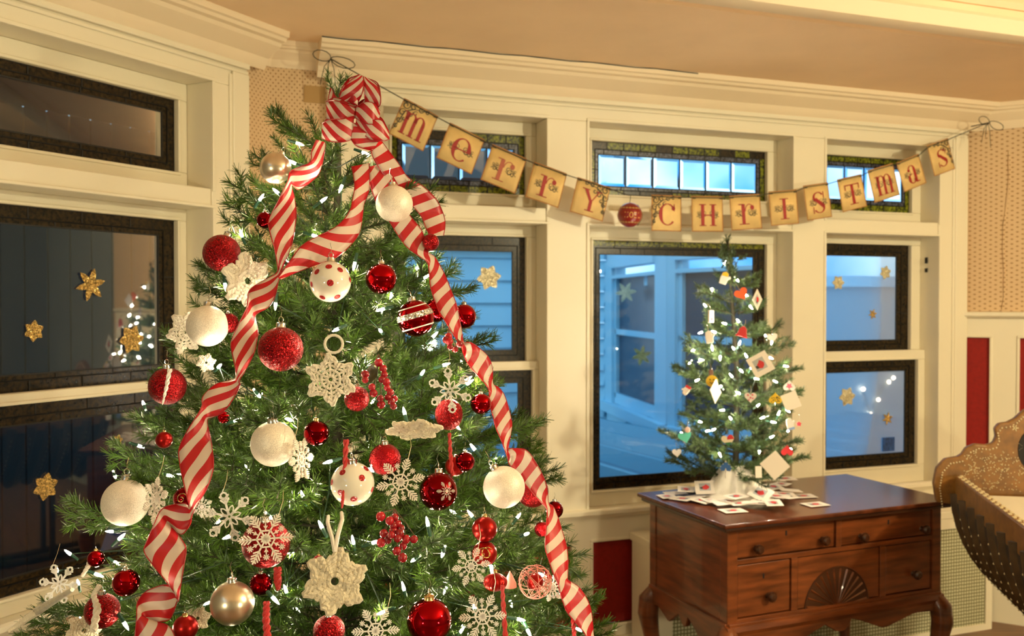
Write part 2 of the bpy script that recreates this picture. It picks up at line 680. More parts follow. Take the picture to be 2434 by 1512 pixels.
# floor and ceilings
mb = MB()
for i in range(30):
    y0 = -3.0 + i * 0.32
    mb.box(Matrix.Translation((1.2, y0 + 0.16, -0.02)), 9.0, 0.315, 0.04)
tag(mb.obj('floor', FLOORM, smooth=False), **STRUCT)
edge0, edge1 = FB.P(-1.9, 0, 1.02), FB.P(4.6, 0, 1.02)
far0, far1 = FB.P(-1.9, 0, -0.3), FB.P(4.6, 0, -0.3)
mb = MB()
mb.prism([(p.x, p.y, ZC) for p in (edge0, edge1, far1, far0)], V((0, 0, 0.06)))
bay_ceiling = tag(mb.obj('ceiling', CEIL, smooth=False), **STRUCT)
mb = MB()
mb.prism([FB.P(-3.5, ZM, 1.06), FB.P(5.5, ZM, 1.06), FB.P(5.5, ZM, 7.5), FB.P(-3.5, ZM, 7.5)], V((0, 0, 0.06)))
tag(mb.obj('ceiling', CEIL, smooth=False), **STRUCT)
# header where the bay opens into the room, with its mouldings
mb = MB()
mb.mould(FB, [(1.0, ZC - 0.004), (1.07, ZC - 0.004), (1.07, ZM + 0.02), (1.0, ZM + 0.02)], -3.2, 5.0)
hd = tag(mb.obj('trim_1', CEIL, smooth=False), **STRUCT)
mb = MB()
mb.mould(FB, [(0.985, ZC - 0.002), (0.99, ZC - 0.02), (1.05, ZC - 0.028), (1.075, ZC - 0.02), (1.085, ZC + 0.03), (1.075, ZC + 0.045)], -3.2, 5.0)
mb.obj('edge_moulding', CROWNP, hd)
for k in range(4):
    mb = MB()
    z0, w0 = ZC + 0.07 + k * 0.055, 1.07 + k * 0.012
    mb.mould(FB, [(1.06, z0), (w0 + 0.012, z0), (w0 + 0.022, z0 + 0.02), (w0 + 0.012, z0 + 0.04), (1.06, z0 + 0.042)], -3.2, 5.0)
    mb.obj('moulding_strip', CEIL, hd)
mb = MB()
mb.mould(FB, [(0.905, ZC + 0.001), (0.912, ZC - 0.010), (0.925, ZC - 0.010), (0.93, ZC + 0.001)], -2.2, 5.0)
tag(mb.obj('trim_2', CEIL), **STRUCT)

# walls: left bay wall (A), back wall (B) with three windows, right bay wall (C), rest of the room
AO0, AO1 = -1.34, -0.322               # opening of the left window
mb = MB()
G0 = 0.02
mb.fbox(FA, A0, AO0 - G0, 0, ZC, -0.19, 0)
mb.fbox(FA, AO0 - G0, AO1 + G0, 0, 0.66, -0.19, 0)
mb.fbox(FA, AO0 - G0, AO1 + G0, 2.376 + G0, ZC, -0.19, 0)
mb.fbox(FA, AO1 + G0, 0.0, 0, ZC, -0.19, 0)
wall_left = tag(mb.obj('wall_left', PAPER, smooth=False), **STRUCT)
BOP = [(-0.54, 0.155), (0.352, 1.394), (1.585, 2.268)]     # the three openings of the back wall
mb = MB()
W0 = -0.03
mb.fbox(FB, sB0 - 0.005, BOP[0][0] - G0, 0, ZC, -0.19, W0)
mb.fbox(FB, BOP[2][1] + G0, 2.46, 0, ZC, -0.19, W0)
mb.fbox(FB, BOP[0][0] - G0, BOP[2][1] + G0, 0, 0.66, -0.19, W0)
mb.fbox(FB, BOP[0][0] - G0, BOP[2][1] + G0, 2.376 + G0, ZC, -0.19, W0)
mb.fbox(FB, BOP[0][1] + G0, BOP[1][0] - G0, 0.66, 2.376 + G0, -0.19, W0)
mb.fbox(FB, BOP[1][1] + G0, BOP[2][0] - G0, 0.66, 2.376 + G0, -0.19, W0)
wall_back = tag(mb.obj('wall_back', PAPER, smooth=False), **STRUCT)
mb = MB()
mb.fbox(FC, 0, 1.55, 0, ZC, -0.15, 0)
wall_right = tag(mb.obj('wall_right', PAPER, smooth=False), **STRUCT)


def wallseg(name, a, b, h=ZM):
    d = (b - a)
    n = V((d.y, -d.x, 0)).normalized()
    m = MB().prism([a, b, b - n * 0.12, a - n * 0.12], V((0, 0, h)))
    return tag(m.obj(name, PLAIN, smooth=False), **STRUCT)


R1, R2, R3, R4 = V((5.0, 3.6, 0)), V((5.0, -2.6, 0)), V((-2.4, -2.6, 0)), V((-2.4, 2.1, 0))
wallseg('wall_side', pC1, R1)
wallseg('wall_east', R1, R2)
wallseg('wall_front', R2, R3)
wallseg('wall_west', R3, R4)
wallseg('wall_side', R4, pA0)


# ---- crown mouldings
def crown_prof(w, top=ZC):
    return [(w, 2.468), (w + 0.012, 2.466), (w + 0.020, 2.475), (w + 0.028, 2.490), (w + 0.034, 2.505), (w + 0.060, 2.520),
            (w + 0.092, 2.540), (w + 0.100, 2.552), (w + 0.118, 2.556), (w + 0.124, 2.566), (w + 0.135, 2.570), (w + 0.138, top), (w, top)]


mb = MB()
mb.mould(FB, crown_prof(0.0), -0.80, 2.60)
tag(mb.obj('trim_3', CROWNP, angle=0.3), **STRUCT)
mb = MB()
mb.mould(FA, crown_prof(0.03), A0, -0.075)
tag(mb.obj('trim_4', CROWNP, angle=0.3), **STRUCT)
mb = MB()
small = [(-0.03 + (w) * 0.45, 2.50 + (z - 2.468) * 0.72) for w, z in crown_prof(0.0)][:-2] + [(0.035, ZC), (-0.03, ZC)]
mb.mould(FB, small, sB0 + 0.0, -0.79)
tag(mb.obj('trim_5', CROWNP, angle=0.3), **STRUCT)
mb = MB()
mb.mould(FC, [(w * 0.5, z) for w, z in crown_prof(0.0)], 0.0, 1.55)
tag(mb.obj('trim_6', CROWNP, angle=0.3), **STRUCT)
mb = MB()
mb.mould(FA, [(w * 0.45, 2.50 + (z - 2.468) * 0.72) for w, z in crown_prof(0.0)][:-2] + [(0.065, ZC), (0, ZC)], -0.08, 0.02)
tag(mb.obj('trim_7', CROWNP, angle=0.3), **STRUCT)


# dark gap where the plaster has come away above the crown
mb = MB()
mb.tube([FB.P(-0.80 + i * 0.1, ZC - 0.003 - 0.002 * math.sin(i * 2.1), 0.139) for i in range(17)], 0.0022, 5)
mb.obj('crack', BLACK, bay_ceiling)


# ---- casings around the window openings
def surround(name, F, ops, s0, s1, face, rails):
    """posts, head and rails of a bank of windows, standing 'face' proud of the wall line"""
    root = tag(empty(name, F.P((s0 + s1) / 2, 0.69, face)), **STRUCT)
    edges = [s0] + [e for op in ops for e in op] + [s1]
    for k in range(0, len(edges), 2):
        a, b = edges[k], edges[k + 1]
        m = MB().fbox(F, a, b, 0.69, 2.376, -0.165, face)
        m.obj('post', CREAM, root, smooth=False, bevel=0.003)
        if k in (0, len(edges) - 2):      # backband on the outer casings
            e0, e1 = (a, a + 0.075) if k == 0 else (b - 0.080, b)
            MB().fbox(F, e0, e1, 0.69, 2.43, face, face + 0.012).obj('backband', CREAM, root, smooth=False, bevel=0.004)
            q = e1 if k == 0 else e0
            MB().fbox(F, q - 0.012, q + 0.006, 0.69, 2.42, face, face + 0.006).obj('bead', CREAM, root, smooth=False, bevel=0.003)
    MB().fbox(F, s0, s1, 2.376, 2.47, -0.165, face).obj('head', CREAM, root, smooth=False, bevel=0.003)
    for q, (z0, z1, p) in enumerate(((2.43, 2.444, 0.008), (2.449, 2.470, 0.016))):
        MB().fbox(F, s0, s1, z0, z1, face, face + p).obj('head_moulding', CREAM, root, smooth=False, bevel=0.004)
    for a, b in ops:
        MB().fbox(F, a, b, 1.932, 2.000, -0.165, face - 0.004).obj('rail', CREAM, root, smooth=False, bevel=0.004)
        m = MB()
        for (x0, x1, z0, z1) in ((a - 0.013, b + 0.013, 2.376, 2.389), (a - 0.013, a, 1.99, 2.376), (b, b + 0.013, 1.99, 2.376),
                                 (a - 0.013, b + 0.013, 1.932, 1.942), (a - 0.013, a, 0.70, 1.932), (b, b + 0.013, 0.70, 1.932)):
            m.fbox(F, x0, x1, z0, z1, face, face + 0.005)
        m.obj('bead', CREAM, root, smooth=False, bevel=0.002)
    # stool and its nose
    MB().fbox(F, s0, s1, 0.665, 0.692, -0.165, face + 0.004).obj('apron', CREAM, root, smooth=False)
    m = MB()
    m.mould(F, [(face, 0.672), (face + 0.010, 0.672), (face + 0.016, 0.683), (face + 0.026, 0.690), (face + 0.026, 0.705), (face + 0.018, 0.712), (face, 0.712)], s0, s1)
    m.obj('stool_nose', CREAM, root)
    return root


surround('trim_8', FB, BOP, -0.758, 2.445, 0.0, None)
surround('trim_9', FA, [(AO0, AO1)], AO0 - 0.165, -0.150, 0.03, None)


# ---- leaded sashes
def sash(F, parent, o, k, p, w, outer, inner, plen=0.10, split=0.6, pane=PANE, panes=0, th=0.032, halves=True):
    """o outer rect of the painted sash, k dark leaded border, p clear pane: (s0,s1,z0,z1); w = plane of the glass"""
    sh = MB()
    for (a, b, c, d) in ((o[0], o[1], k[3], o[3]), (o[0], o[1], o[2], k[2]), (o[0], k[0], k[2], k[3]), (k[1], o[1], k[2], k[3])):
        sh.fbox(F, a, b, c, d, w - 0.012, w + th - 0.012)
    root = sh.obj('sash', SASHP, parent, smooth=False, bevel=0.003)
    st = MB()
    g = 0.011
    for (a, b, c, d) in ((k[0] - g, k[1] + g, k[3], k[3] + g), (k[0] - g, k[1] + g, k[2] - g, k[2]), (k[0] - g, k[0], k[2], k[3]), (k[1], k[1] + g, k[2], k[3])):
        st.fbox(F, a, b, c, d, w + th - 0.014, w + th - 0.006)
    st.obj('glazing_bead', SASHP, root, smooth=False, bevel=0.003)
    # lead strips and glass pieces of the border
    ld = MB()
    lw = 0.0045

    def strip(a, b, c, d):
        ld.fbox(F, a - lw / 2, b + lw / 2, c - lw / 2, d + lw / 2, w - 0.003, w + 0.004)

    def piece(a, b, c, d, m_):
        if b - a < 0.004 or d - c < 0.004:
            return
        M = F.M((a + b) / 2, (c + d) / 2, w + random.uniform(-0.0008, 0.0008)) @ Matrix.Diagonal((b - a, 0.004, d - c, 1))
        inst('glass_piece', UNIT, M, root, m_)
    # ring rectangles from outside in
    t = [k[0], k[1], k[2], k[3]]
    mid = [k[0] + (p[0] - k[0]) * split, k[1] + (p[1] - k[1]) * split, k[2] + (p[2] - k[2]) * split, k[3] + (p[3] - k[3]) * split]
    rings = [(t, mid, outer, plen), (mid, [p[0], p[1], p[2], p[3]], inner, plen * 1.05)]
    for r0, r1, m_, pl in rings:
        for rr in (r0, r1):
            strip(rr[0], rr[1], rr[2], rr[2])
            strip(rr[0], rr[1], rr[3], rr[3])
            strip(rr[0], rr[0], rr[2], rr[3])
            strip(rr[1], rr[1], rr[2], rr[3])
        off = 0.0 if m_ is outer else 0.5
        for (za, zb) in ((r0[2], r1[2]), (r1[3], r0[3])):
            n = max(1, round((r0[1] - r0[0]) / pl))
            x = [r0[0]] + [r0[0] + (r0[1] - r0[0]) * (i + (0.5 if off else 0)) / n for i in range(0 if off else 1, n)] + [r0[1]]
            for i in range(len(x) - 1):
                piece(x[i], x[i + 1], za, zb, m_ if m_ is not GREENG or random.random() < 0.85 else BROWNG)
                if i:
                    strip(x[i], x[i], za, zb)
        for (xa, xb) in ((r0[0], r1[0]), (r1[1], r0[1])):
            n = max(1, round((r1[3] - r1[2]) / pl))
            zz = [r1[2] + (r1[3] - r1[2]) * i / n for i in range(n + 1)]
            for i in range(n):
                piece(xa, xb, zz[i], zz[i + 1], m_)
                if i:
                    strip(xa, xb, zz[i], zz[i])
    if panes:
        ww = (p[1] - p[0]) / panes
        for i in range(panes):
            a, b = p[0] + i * ww, p[0] + (i + 1) * ww
            if i:
                strip(a, a, p[2], p[3])
            a, b, c, d = a + 0.004, b - 0.004, p[2] + 0.003, p[3] - 0.003
            e, h = 0.011, 0.005
            m = MB()
            vv = [F.P(a, c, w), F.P(b, c, w), F.P(b, d, w), F.P(a, d, w), F.P(a + e, c + e, w + h), F.P(b - e, c + e, w + h), F.P(b - e, d - e, w + h), F.P(a + e, d - e, w + h),
                  F.P(a, c, w - 0.003), F.P(b, c, w - 0.003), F.P(b, d, w - 0.003), F.P(a, d, w - 0.003)]
            m.add(vv, [(4, 5, 6, 7), (0, 1, 5, 4), (1, 2, 6, 5), (2, 3, 7, 6), (3, 0, 4, 7), (8, 11, 10, 9), (8, 9, 1, 0), (9, 10, 2, 1), (10, 11, 3, 2), (11, 8, 0, 3)])
            m.obj('bevelled_pane', BEVG, root, smooth=False)
    else:
        MB().fbox(F, p[0], p[1], p[2], p[3], w - 0.0005, w + 0.0005).obj('pane', pane, root, smooth=False)
    ld.obj('lead_came', LEAD, root, smooth=False)
    return root


def window(name, F, s, z, w):
    return tag(empty(name, F.P(s, z, w)), **STRUCT)


WS = -0.14
WL = -0.105            # lower sashes slide in front
# window_1: left bay wall, transom over a double-hung pair
w1 = window('window_1', FA, -0.83, 0.69, 0)
L, R = AO0 + 0.055, -0.366
WSA, WLA = -0.11, -0.075
sash(FA, w1, (AO0, AO1, 2.0, 2.376), (L, R, 2.060, 2.314), (L + 0.055, R - 0.052, 2.106, 2.264), WSA, BROWNG, BROWNG, 0.17)
sash(FA, w1, (AO0, AO1, 1.318, 1.932), (L, R, 1.332, 1.890), (L + 0.06, R - 0.068, 1.385, 1.834), WSA - 0.005, BROWNG, BROWNG, 0.19, 0.68)
sash(FA, w1, (AO0, AO1, 0.692, 1.336), (L, R - 0.022, 0.745, 1.302), (L + 0.06, R - 0.088, 0.797, 1.240), WLA, BROWNG, BROWNG, 0.19, 0.6)
# windows 2-4: back wall
w2 = window('window_2', FB, -0.2, 0.69, 0)
a, b = BOP[0]
sash(FB, w2, (a, b, 2.0, 2.376), (a + 0.06, 0.107, 2.065, 2.319), (a + 0.105, 0.060, 2.116, 2.260), WS, GREENG, GREYG, 0.085, 0.6, panes=4)
sash(FB, w2, (a, b, 1.33, 1.932), (a + 0.06, 0.109, 1.342, 1.883), (a + 0.118, 0.052, 1.396, 1.821), WS, BROWNG, BROWNG, 0.16, 0.6)
sash(FB, w2, (a, b, 0.692, 1.350), (a + 0.04, 0.124, 0.778, 1.312), (a + 0.10, 0.066, 0.842, 1.258), WL, BROWNG, BROWNG, 0.16, 0.6)
w3 = window('window_3', FB, 0.87, 0.69, 0)
a, b = BOP[1]
sash(FB, w3, (a, b, 2.0, 2.376), (0.419, 1.336, 2.083, 2.319), (0.459, 1.289, 2.122, 2.263), WS, GREENG, GREYG, 0.085, 0.6, panes=6)
sash(FB, w3, (a, b, 0.692, 1.932), (0.426, 1.336, 0.762, 1.879), (0.466, 1.275, 0.815, 1.818), WS, BROWNG, BROWNG, 0.11, 0.55)
# yellow-green row along the head of the big sash
for i in range(8):
    s0, s1 = 0.430 + i * 0.1130, 0.430 + (i + 1) * 0.1130 - 0.005
    inst('glass_piece', UNIT, FB.M((s0 + s1) / 2, 1.867, WS + 0.004) @ Matrix.Diagonal((s1 - s0, 0.004, 0.022, 1)), w3, GREENG)
w4 = window('window_4', FB, 1.93, 0.69, 0)
a, b = BOP[2]
sash(FB, w4, (a, b, 2.0, 2.376), (a + 0.055, 2.207, 2.057, 2.326), (a + 0.10, 2.162, 2.112, 2.278), WS, GREENG, GREYG, 0.085, 0.6, panes=4)
sash(FB, w4, (a, b, 1.33, 1.932), (a + 0.045, 2.205, 1.359, 1.892), (a + 0.105, 2.130, 1.412, 1.835), WS, BROWNG, BROWNG, 0.16, 0.6, pane=FOGP)
sash(FB, w4, (a, b, 0.692, 1.362), (a + 0.045, 2.220, 0.782, 1.313), (a + 0.085, 2.157, 0.842, 1.258), WL, BROWNG, BROWNG, 0.16, 0.6, pane=FOGP)
for i, (z, h) in enumerate(((1.80, 0.030), (1.755, 0.02))):
    MB().fbox(FB, 2.262, 2.268, z, z + h, -0.085, -0.07).obj('latch', BLACK, w4, smooth=False)


# ---- wainscot
def panel(F, parent, s0, s1, z0, z1, face):
    MB().fbox(F, s0, s1, z0, z1, face - 0.02, face - 0.012).obj('panel', REDP, parent, smooth=False)
    m = MB()
    g = 0.014
    for (a, b, c, d) in ((s0 - g, s1 + g, z1, z1 + g), (s0 - g, s1 + g, z0 - g, z0), (s0 - g, s0, z0, z1), (s1, s1 + g, z0, z1)):
        m.fbox(F, a, b, c, d, face - 0.02, face + 0.006)
    m.obj('panel_moulding', CREAM, parent, smooth=False, bevel=0.004)


def wainscot(name, F, s0, s1, panels, z0, z1, face, top):
    root = tag(empty(name, F.P(s0, 0, face)), **STRUCT)
    m = MB()
    edges = [s0] + [e for q in panels for e in q] + [s1]
    for k in range(0, len(edges), 2):
        m.fbox(F, edges[k], edges[k + 1], z0, z1, face - 0.03, face)
    m.fbox(F, s0, s1, z1, top, face - 0.03, face)
    m.fbox(F, s0, s1, 0.0, z0, face - 0.03, face)
    m.obj('stile', CREAM, root, smooth=False)
    for a, b in panels:
        panel(F, root, a, b, z0, z1, face)
    return root


wainscot('trim_10', FB, -0.758, 2.445, [(-0.62, -0.36), (-0.27, 0.0), (0.10, 0.27), (0.372, 0.74), (0.85, 1.25), (1.36, 1.75)], 0.205, 0.566, 0.0, 0.668)
c0 = FC.hit(2352, 900)[0]
c1 = FC.hit(2424, 900)[0]
wc = wainscot('trim_11', FC, 0.0, 1.5, [(0.016, c0), (c1, c1 + 0.30), (c1 + 0.42, c1 + 0.72)], 0.50, 1.425, 0.028, 1.53)
m = MB()
m.mould(FC, [(0.0, 1.515), (0.036, 1.522), (0.055, 1.535), (0.055, 1.553), (0.0, 1.558)], 0.0, 1.5)
m.obj('chair_rail', CREAM, wc)
MB().fbox(FB, -0.8, 2.46, 0.0, 0.15, 0.0, 0.018).obj('baseboard_back', CREAM, smooth=False, bevel=0.004)['kind'] = 'structure'
MB().fbox(FA, A0, 0.0, 0.0, 0.15, 0.0, 0.018).obj('baseboard_left', CREAM, smooth=False, bevel=0.004)['kind'] = 'structure'
# crease in the wallpaper of the right wall
mb = MB()
pts = []
for i in range(14):
    t = i / 13
    s_, z_ = FC.hit(2398 - 16 * t + 4 * math.sin(t * 9), 360 + 375 * t, 0.0)
    pts.append(FC.P(s_, z_, 0.0005))
mb.tube(pts, [0.004 + 0.004 * abs(math.sin(i * 1.3)) for i in range(14)], 6)
mb.obj('wallpaper_crease', PAPER, wall_right)
# little paper patch by the banner's left nail
mb = MB().fbox(FB, -0.845, -0.765, 2.375, 2.44, -0.03, -0.026)
mb.obj('wallpaper_patch', mat('old_paper', (0.42, 0.26, 0.10), 0.8), wall_back, smooth=False)

# ---- radiator cover under the windows
rc = empty('radiator_cover', FB.P(1.5, 0, 0.1), label='long cream radiator cover with pierced metal grille below the back windows', cat='radiator cover')
RW = 0.185
MB().fbox(FB, 0.545, 2.44, 0.565, 0.60, 0.006, RW).obj('top', CREAM, rc, smooth=False, bevel=0.004)
MB().fbox(FB, 0.550, 0.580, 0.0, 0.565, 0.02, RW - 0.004).obj('side_panel', CREAM, rc, smooth=False)
m = MB()
for (x0, x1, z0, z1) in ((0.58, 2.44, 0.515, 0.565), (0.58, 2.44, 0.0, 0.03), (0.58, 0.66, 0.03, 0.515), (2.40, 2.44, 0.03, 0.515)):
    m.fbox(FB, x0, x1, z0, z1, RW - 0.03, RW - 0.004)
m.obj('front_frame', CREAM, rc, smooth=False)
m = MB()
a, b, c, d = 0.66, 2.40, 0.03, 0.515
m.add([FB.P(a, c, RW - 0.010), FB.P(b, c, RW - 0.010), FB.P(b, d, RW - 0.010), FB.P(a, d, RW - 0.010)], [(0, 1, 2, 3)], 0, [[(a, c), (b, c), (b, d), (a, d)]])
g = m.obj('grille', GRILLE, rc, smooth=False)
so = g.modifiers.new('thick', 'SOLIDIFY')
so.thickness = 0.003

# ================================================================== OUTSIDE
mb = MB().box(Matrix.Translation((0, 14, -0.9)), 60, 30, 0.1)
tag(mb.obj('lawn', EXTG, smooth=False), kind='structure')
# porch roof outside the middle window, seams running away from the house
pr = empty('porch_roof', FB.P(1.2, 0.4, -1.5), label='low metal porch roof with raised seams outside the middle window', cat='roof')
mb = MB()
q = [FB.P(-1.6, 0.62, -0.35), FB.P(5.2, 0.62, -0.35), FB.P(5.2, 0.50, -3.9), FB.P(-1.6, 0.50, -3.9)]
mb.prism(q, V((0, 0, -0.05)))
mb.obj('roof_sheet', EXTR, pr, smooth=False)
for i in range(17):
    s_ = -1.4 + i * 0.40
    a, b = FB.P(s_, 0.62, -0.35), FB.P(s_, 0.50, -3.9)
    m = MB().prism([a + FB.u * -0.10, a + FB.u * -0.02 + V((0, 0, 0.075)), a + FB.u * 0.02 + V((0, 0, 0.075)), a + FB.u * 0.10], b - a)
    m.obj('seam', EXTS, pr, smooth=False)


# the house wing opposite: two walls of another bay with their windows
def wing_wall(root, F, L_, wins, siding=None):
    MB().fbox(F, 0, L_, -0.8, 0.62, -0.12, 0).obj('wall', EXTW, root, smooth=False)
    MB().fbox(F, 0, L_, 2.0, 2.20, -0.12, 0).obj('frieze', EXTW, root, smooth=False)
    MB().fbox(F, -0.05, L_ + 0.05, 2.20, 2.28, -0.12, 0.08).obj('cornice', EXTW, root, smooth=False)
    MB().fbox(F, -0.02, L_ + 0.02, 0.55, 0.64, 0.0, 0.07).obj('sill_band', EXTW, root, smooth=False)
    edges = [0] + [e for w_ in wins for e in w_] + [L_]
    for k in range(0, len(edges), 2):
        if edges[k + 1] - edges[k] > 0.01:
            MB().fbox(F, edges[k], edges[k + 1], 0.62, 2.0, -0.12, 0.02).obj('post', EXTW, root, smooth=False)
    for a, b in wins:
        MB().fbox(F, a, b, 1.93, 2.03, -0.1, 0.04).obj('transom_bar', EXTW, root, smooth=False)
        MB().fbox(F, a, b, 1.83, 1.86, -0.06, 0.02).obj('head_moulding', EXTW, root, smooth=False)
        fr = MB()
        for (x0, x1, z0, z1) in ((a, a + 0.05, 0.7, 1.93), (b - 0.05, b, 0.7, 1.93), (a, b, 0.64, 0.74), (a, b, 1.30, 1.35)):
            fr.fbox(F, x0, x1, z0, z1, -0.06, -0.01)
        wr = fr.obj('window', EXTW, root, smooth=False)
        for (z0, z1) in ((0.74, 1.30), (1.35, 1.83)):
            MB().fbox(F, a + 0.05, b - 0.05, z0, z1, -0.05, -0.045).obj('pane', PANEX, wr, smooth=False)


wing = empty('house_wing', (1.3, 7.3, 0), label='white painted house wing with tall windows seen through the middle window', cat='building')
cor = at(1590, 720, 7.25)
cor.z = 0
F1 = Frame(V((0.93, 9.15, 0)), (cor.x - 0.93, cor.y - 9.15))
wing_wall(wing, F1, (cor - V((0.93, 9.15, 0))).length, [(0.28, 1.62)])
e2 = at(1850, 720, 6.2)
e2.z = 0
F2 = Frame(cor, (e2.x - cor.x, e2.y - cor.y))
wing_wall(wing, F2, (e2 - cor).length + 0.1, [(0.10, 1.10)])
for i in range(20):          # clapboards beside the wing's window
    m = MB()
    z = -0.3 + i * 0.155
    a, b = V((0.93, 9.15, z)), V((0.30, 9.62, z))
    n = V((-0.6, -0.8, 0))
    m.prism([a, a + n * 0.05, a + V((0, 0, 0.15)) + n * 0.005, a + V((0, 0, 0.15))], b - a)
    m.obj('clapboard', EXTW, wing, smooth=False)
# pale house wall outside the right window with a few string lamps, and one outside the left window
pw = empty('garden_wall', FB.P(3.2, 0, -3.2), label='pale painted wall outside the right window', cat='wall')
MB().fbox(Frame(FB.P(1.9, 0, -3.4), FB.u), 0.62, 4.5, -0.8, 1.75, -0.1, 0).obj('wall', EXTV, pw, smooth=False)
MB().fbox(Frame(FB.P(1.9, 0, -3.4), FB.u), 0.60, 4.55, 1.75, 1.85, -0.12, 0.06).obj('coping', EXTW, pw, smooth=False)
lb = MB()
WARMB = mat('outdoor_bulb', (1.0, 0.72, 0.5), 0.3, emit=22)
ls = empty('outdoor_string_lights', FB.P(3.2, 1.1, -3.37), label='few warm string bulbs outside the lower right window', cat='string lights')
wp = []
for (x, y) in ((2052, 925), (2088, 950), (2113, 908), (2124, 898), (2070, 985)):
    s_, z_ = FB.hit(x, y, -3.37)
    MB().sphere(FB.P(s_, z_, -3.37), 0.017, 8).obj('bulb', WARMB, ls)
    wp.append(FB.P(s_, z_ + 0.02, -3.385))
wp.sort(key=lambda p: p.x)
ls2 = MB().tube(wp, 0.004, 5).obj('wire', GWIRE, ls)
hw = empty('neighbouring_house', FB.P(0.3, 0, -4.2), label='pale clapboard house outside the left back window', cat='building')
Fn = Frame(FB.P(-1.05, 0, -4.2), FB.u)
MB().prism([Fn.P(-0.2, 2.2, 0.25), Fn.P(-0.2, 4.6, -2.2), Fn.P(-0.2, 4.5, -2.3), Fn.P(-0.2, 2.1, 0.15)], Fn.u * 3.1).obj('roof', EXTD, hw, smooth=False)
for i in range(15):
    z = -0.8 + i * 0.2
    MB().prism([Fn.P(0, z, 0.03), Fn.P(0, z + 0.2, 0.0), Fn.P(0, z + 0.2, -0.1), Fn.P(0, z, -0.1)], Fn.u * 2.7).obj('clapboard', EXTW, hw, smooth=False)
for (a_, b_) in ((0.4, 1.2),):
    f_ = MB().fbox(Fn, a_, b_, 0.7, 1.7, 0.0, 0.06).obj('window', EXTW, hw, smooth=False)
    MB().fbox(Fn, a_ + 0.07, b_ - 0.07, 0.78, 1.62, 0.06, 0.065).obj('pane', PANEX, f_, smooth=False)
# porch added outside the left bay wall to keep the bright sky out of its panes
pch = empty('added_porch', FA.P(-1.0, 0, -1.6), label='dark porch added outside the left window to block the sky', cat='porch')
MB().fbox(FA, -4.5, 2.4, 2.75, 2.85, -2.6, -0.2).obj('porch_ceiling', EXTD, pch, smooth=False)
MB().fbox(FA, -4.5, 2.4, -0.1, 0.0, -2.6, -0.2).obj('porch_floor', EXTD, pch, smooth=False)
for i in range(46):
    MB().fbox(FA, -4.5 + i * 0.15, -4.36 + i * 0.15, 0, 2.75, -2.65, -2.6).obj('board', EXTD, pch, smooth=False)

# ================================================================== THE BIG TREE
TD = 2.10
TAX = at(795, 720, TD)
TAX.z = 0


def trad(z):
    return max(0.05, 0.143 + 0.435 * (2.0 - z)) if z < 2.0 else max(0.02, 0.143 - (z - 2.0) * 1.2)


def surf(x, y, k=1.0, out=0.0):
    """point of the crown surface seen at a photo point (or where the line of sight passes closest to it)"""
    r = ray(x, y)
    r = r / r.y
    best, bt = 1e9, TD
    for i in range(0, 240):
        d = 1.15 + i * 0.004
        if d > TD + 0.02:
            break
        p = CAMP + r * d
        q = math.hypot(p.x - TAX.x, p.y - TAX.y) - (k * trad(p.z) + out)
        if q <= 0:
            return p
        if q < best:
            best, bt = q, d
    return CAMP + r * bt


GUARD = []          # (px, py, radius px, depth): what the twigs must not hide


def guard(p, r):
    x, y, d = proj(p)
    GUARD.append((x, y, r * FPX / d, d))


# ---- ornaments -------------------------------------------------------------
def ball_profile(r, n=18):
    return [(max(1e-5, r * math.sin(PI * i / n)), -r * math.cos(PI * i / n)) for i in range(n + 1)]


CAPME = {}


def cap_mesh(r):
    m = MB()
    c = r * 0.22
    m.lathe([(c * 1.0, r * 0.955), (c * 1.05, r * 0.97), (c, r * 0.99), (c * 0.97, r * 1.17), (c * 0.7, r * 1.2), (1e-5, r * 1.2)], 14, amp=lambda q, rr, z: rr * (1 + 0.05 * math.sin(q * 7)))
    return m


def loop_mesh(r, h=1.32):
    m = MB()
    m.tube([V((0, r * 0.11 * math.cos(2 * PI * i / 10), r * h + r * 0.13 * math.sin(2 * PI * i / 10))) for i in range(10)], r * 0.022, 5, closed=True)
    m.tube([V((0, 0, r * (h + 0.12))), V((0.1 * r, 0, r * (h + 0.35))), V((0, 0.05 * r, r * (h + 0.62)))], r * 0.014, 4)
    return m


def bauble(x, y, rp, m, label, k=1.0, cap=SILVER, out=0.012, lean=0.0, kind='ball', name='bauble', group=None, g=1.0):
    c = surf(x, y, k, out)
    r = rp * c.y / FPX
    M = Matrix.Translation(c) @ Matrix.Rotation(lean, 4, 'Y') @ Matrix.Rotation(random.uniform(-0.15, 0.15), 4, 'X') @ Matrix.Rotation(random.uniform(0, 6), 4, 'Z')
    amp = None
    prof = ball_profile(r)
    n = 32
    if kind == 'onion':
        prof = [(max(1e-5, r * math.sin(PI * i / 18) * (1.0 + 0.1 * math.sin(PI * i / 18))), -r * 0.85 * math.cos(PI * i / 18)) for i in range(19)]
        amp = lambda q, rr, z: rr * (1 + 0.07 * abs(math.sin(q * 8)))
        n = 64
    if kind == 'oval':
        prof = [(a, b * 1.15) for a, b in prof]
    o = MB().lathe(prof, n, amp=amp).obj(name, m)
    o.matrix_basis = M
    tag(o, label, 'bauble', group)
    if cap is not None:
        co = cap_mesh(r).obj('cap', cap)
        co.matrix_basis = M
        setp(co, o)
        lo = loop_mesh(r).obj('hook', SILVER)
        lo.matrix_basis = M
        setp(lo, o)
    guard(c, r * g)
    return o, c, r, M


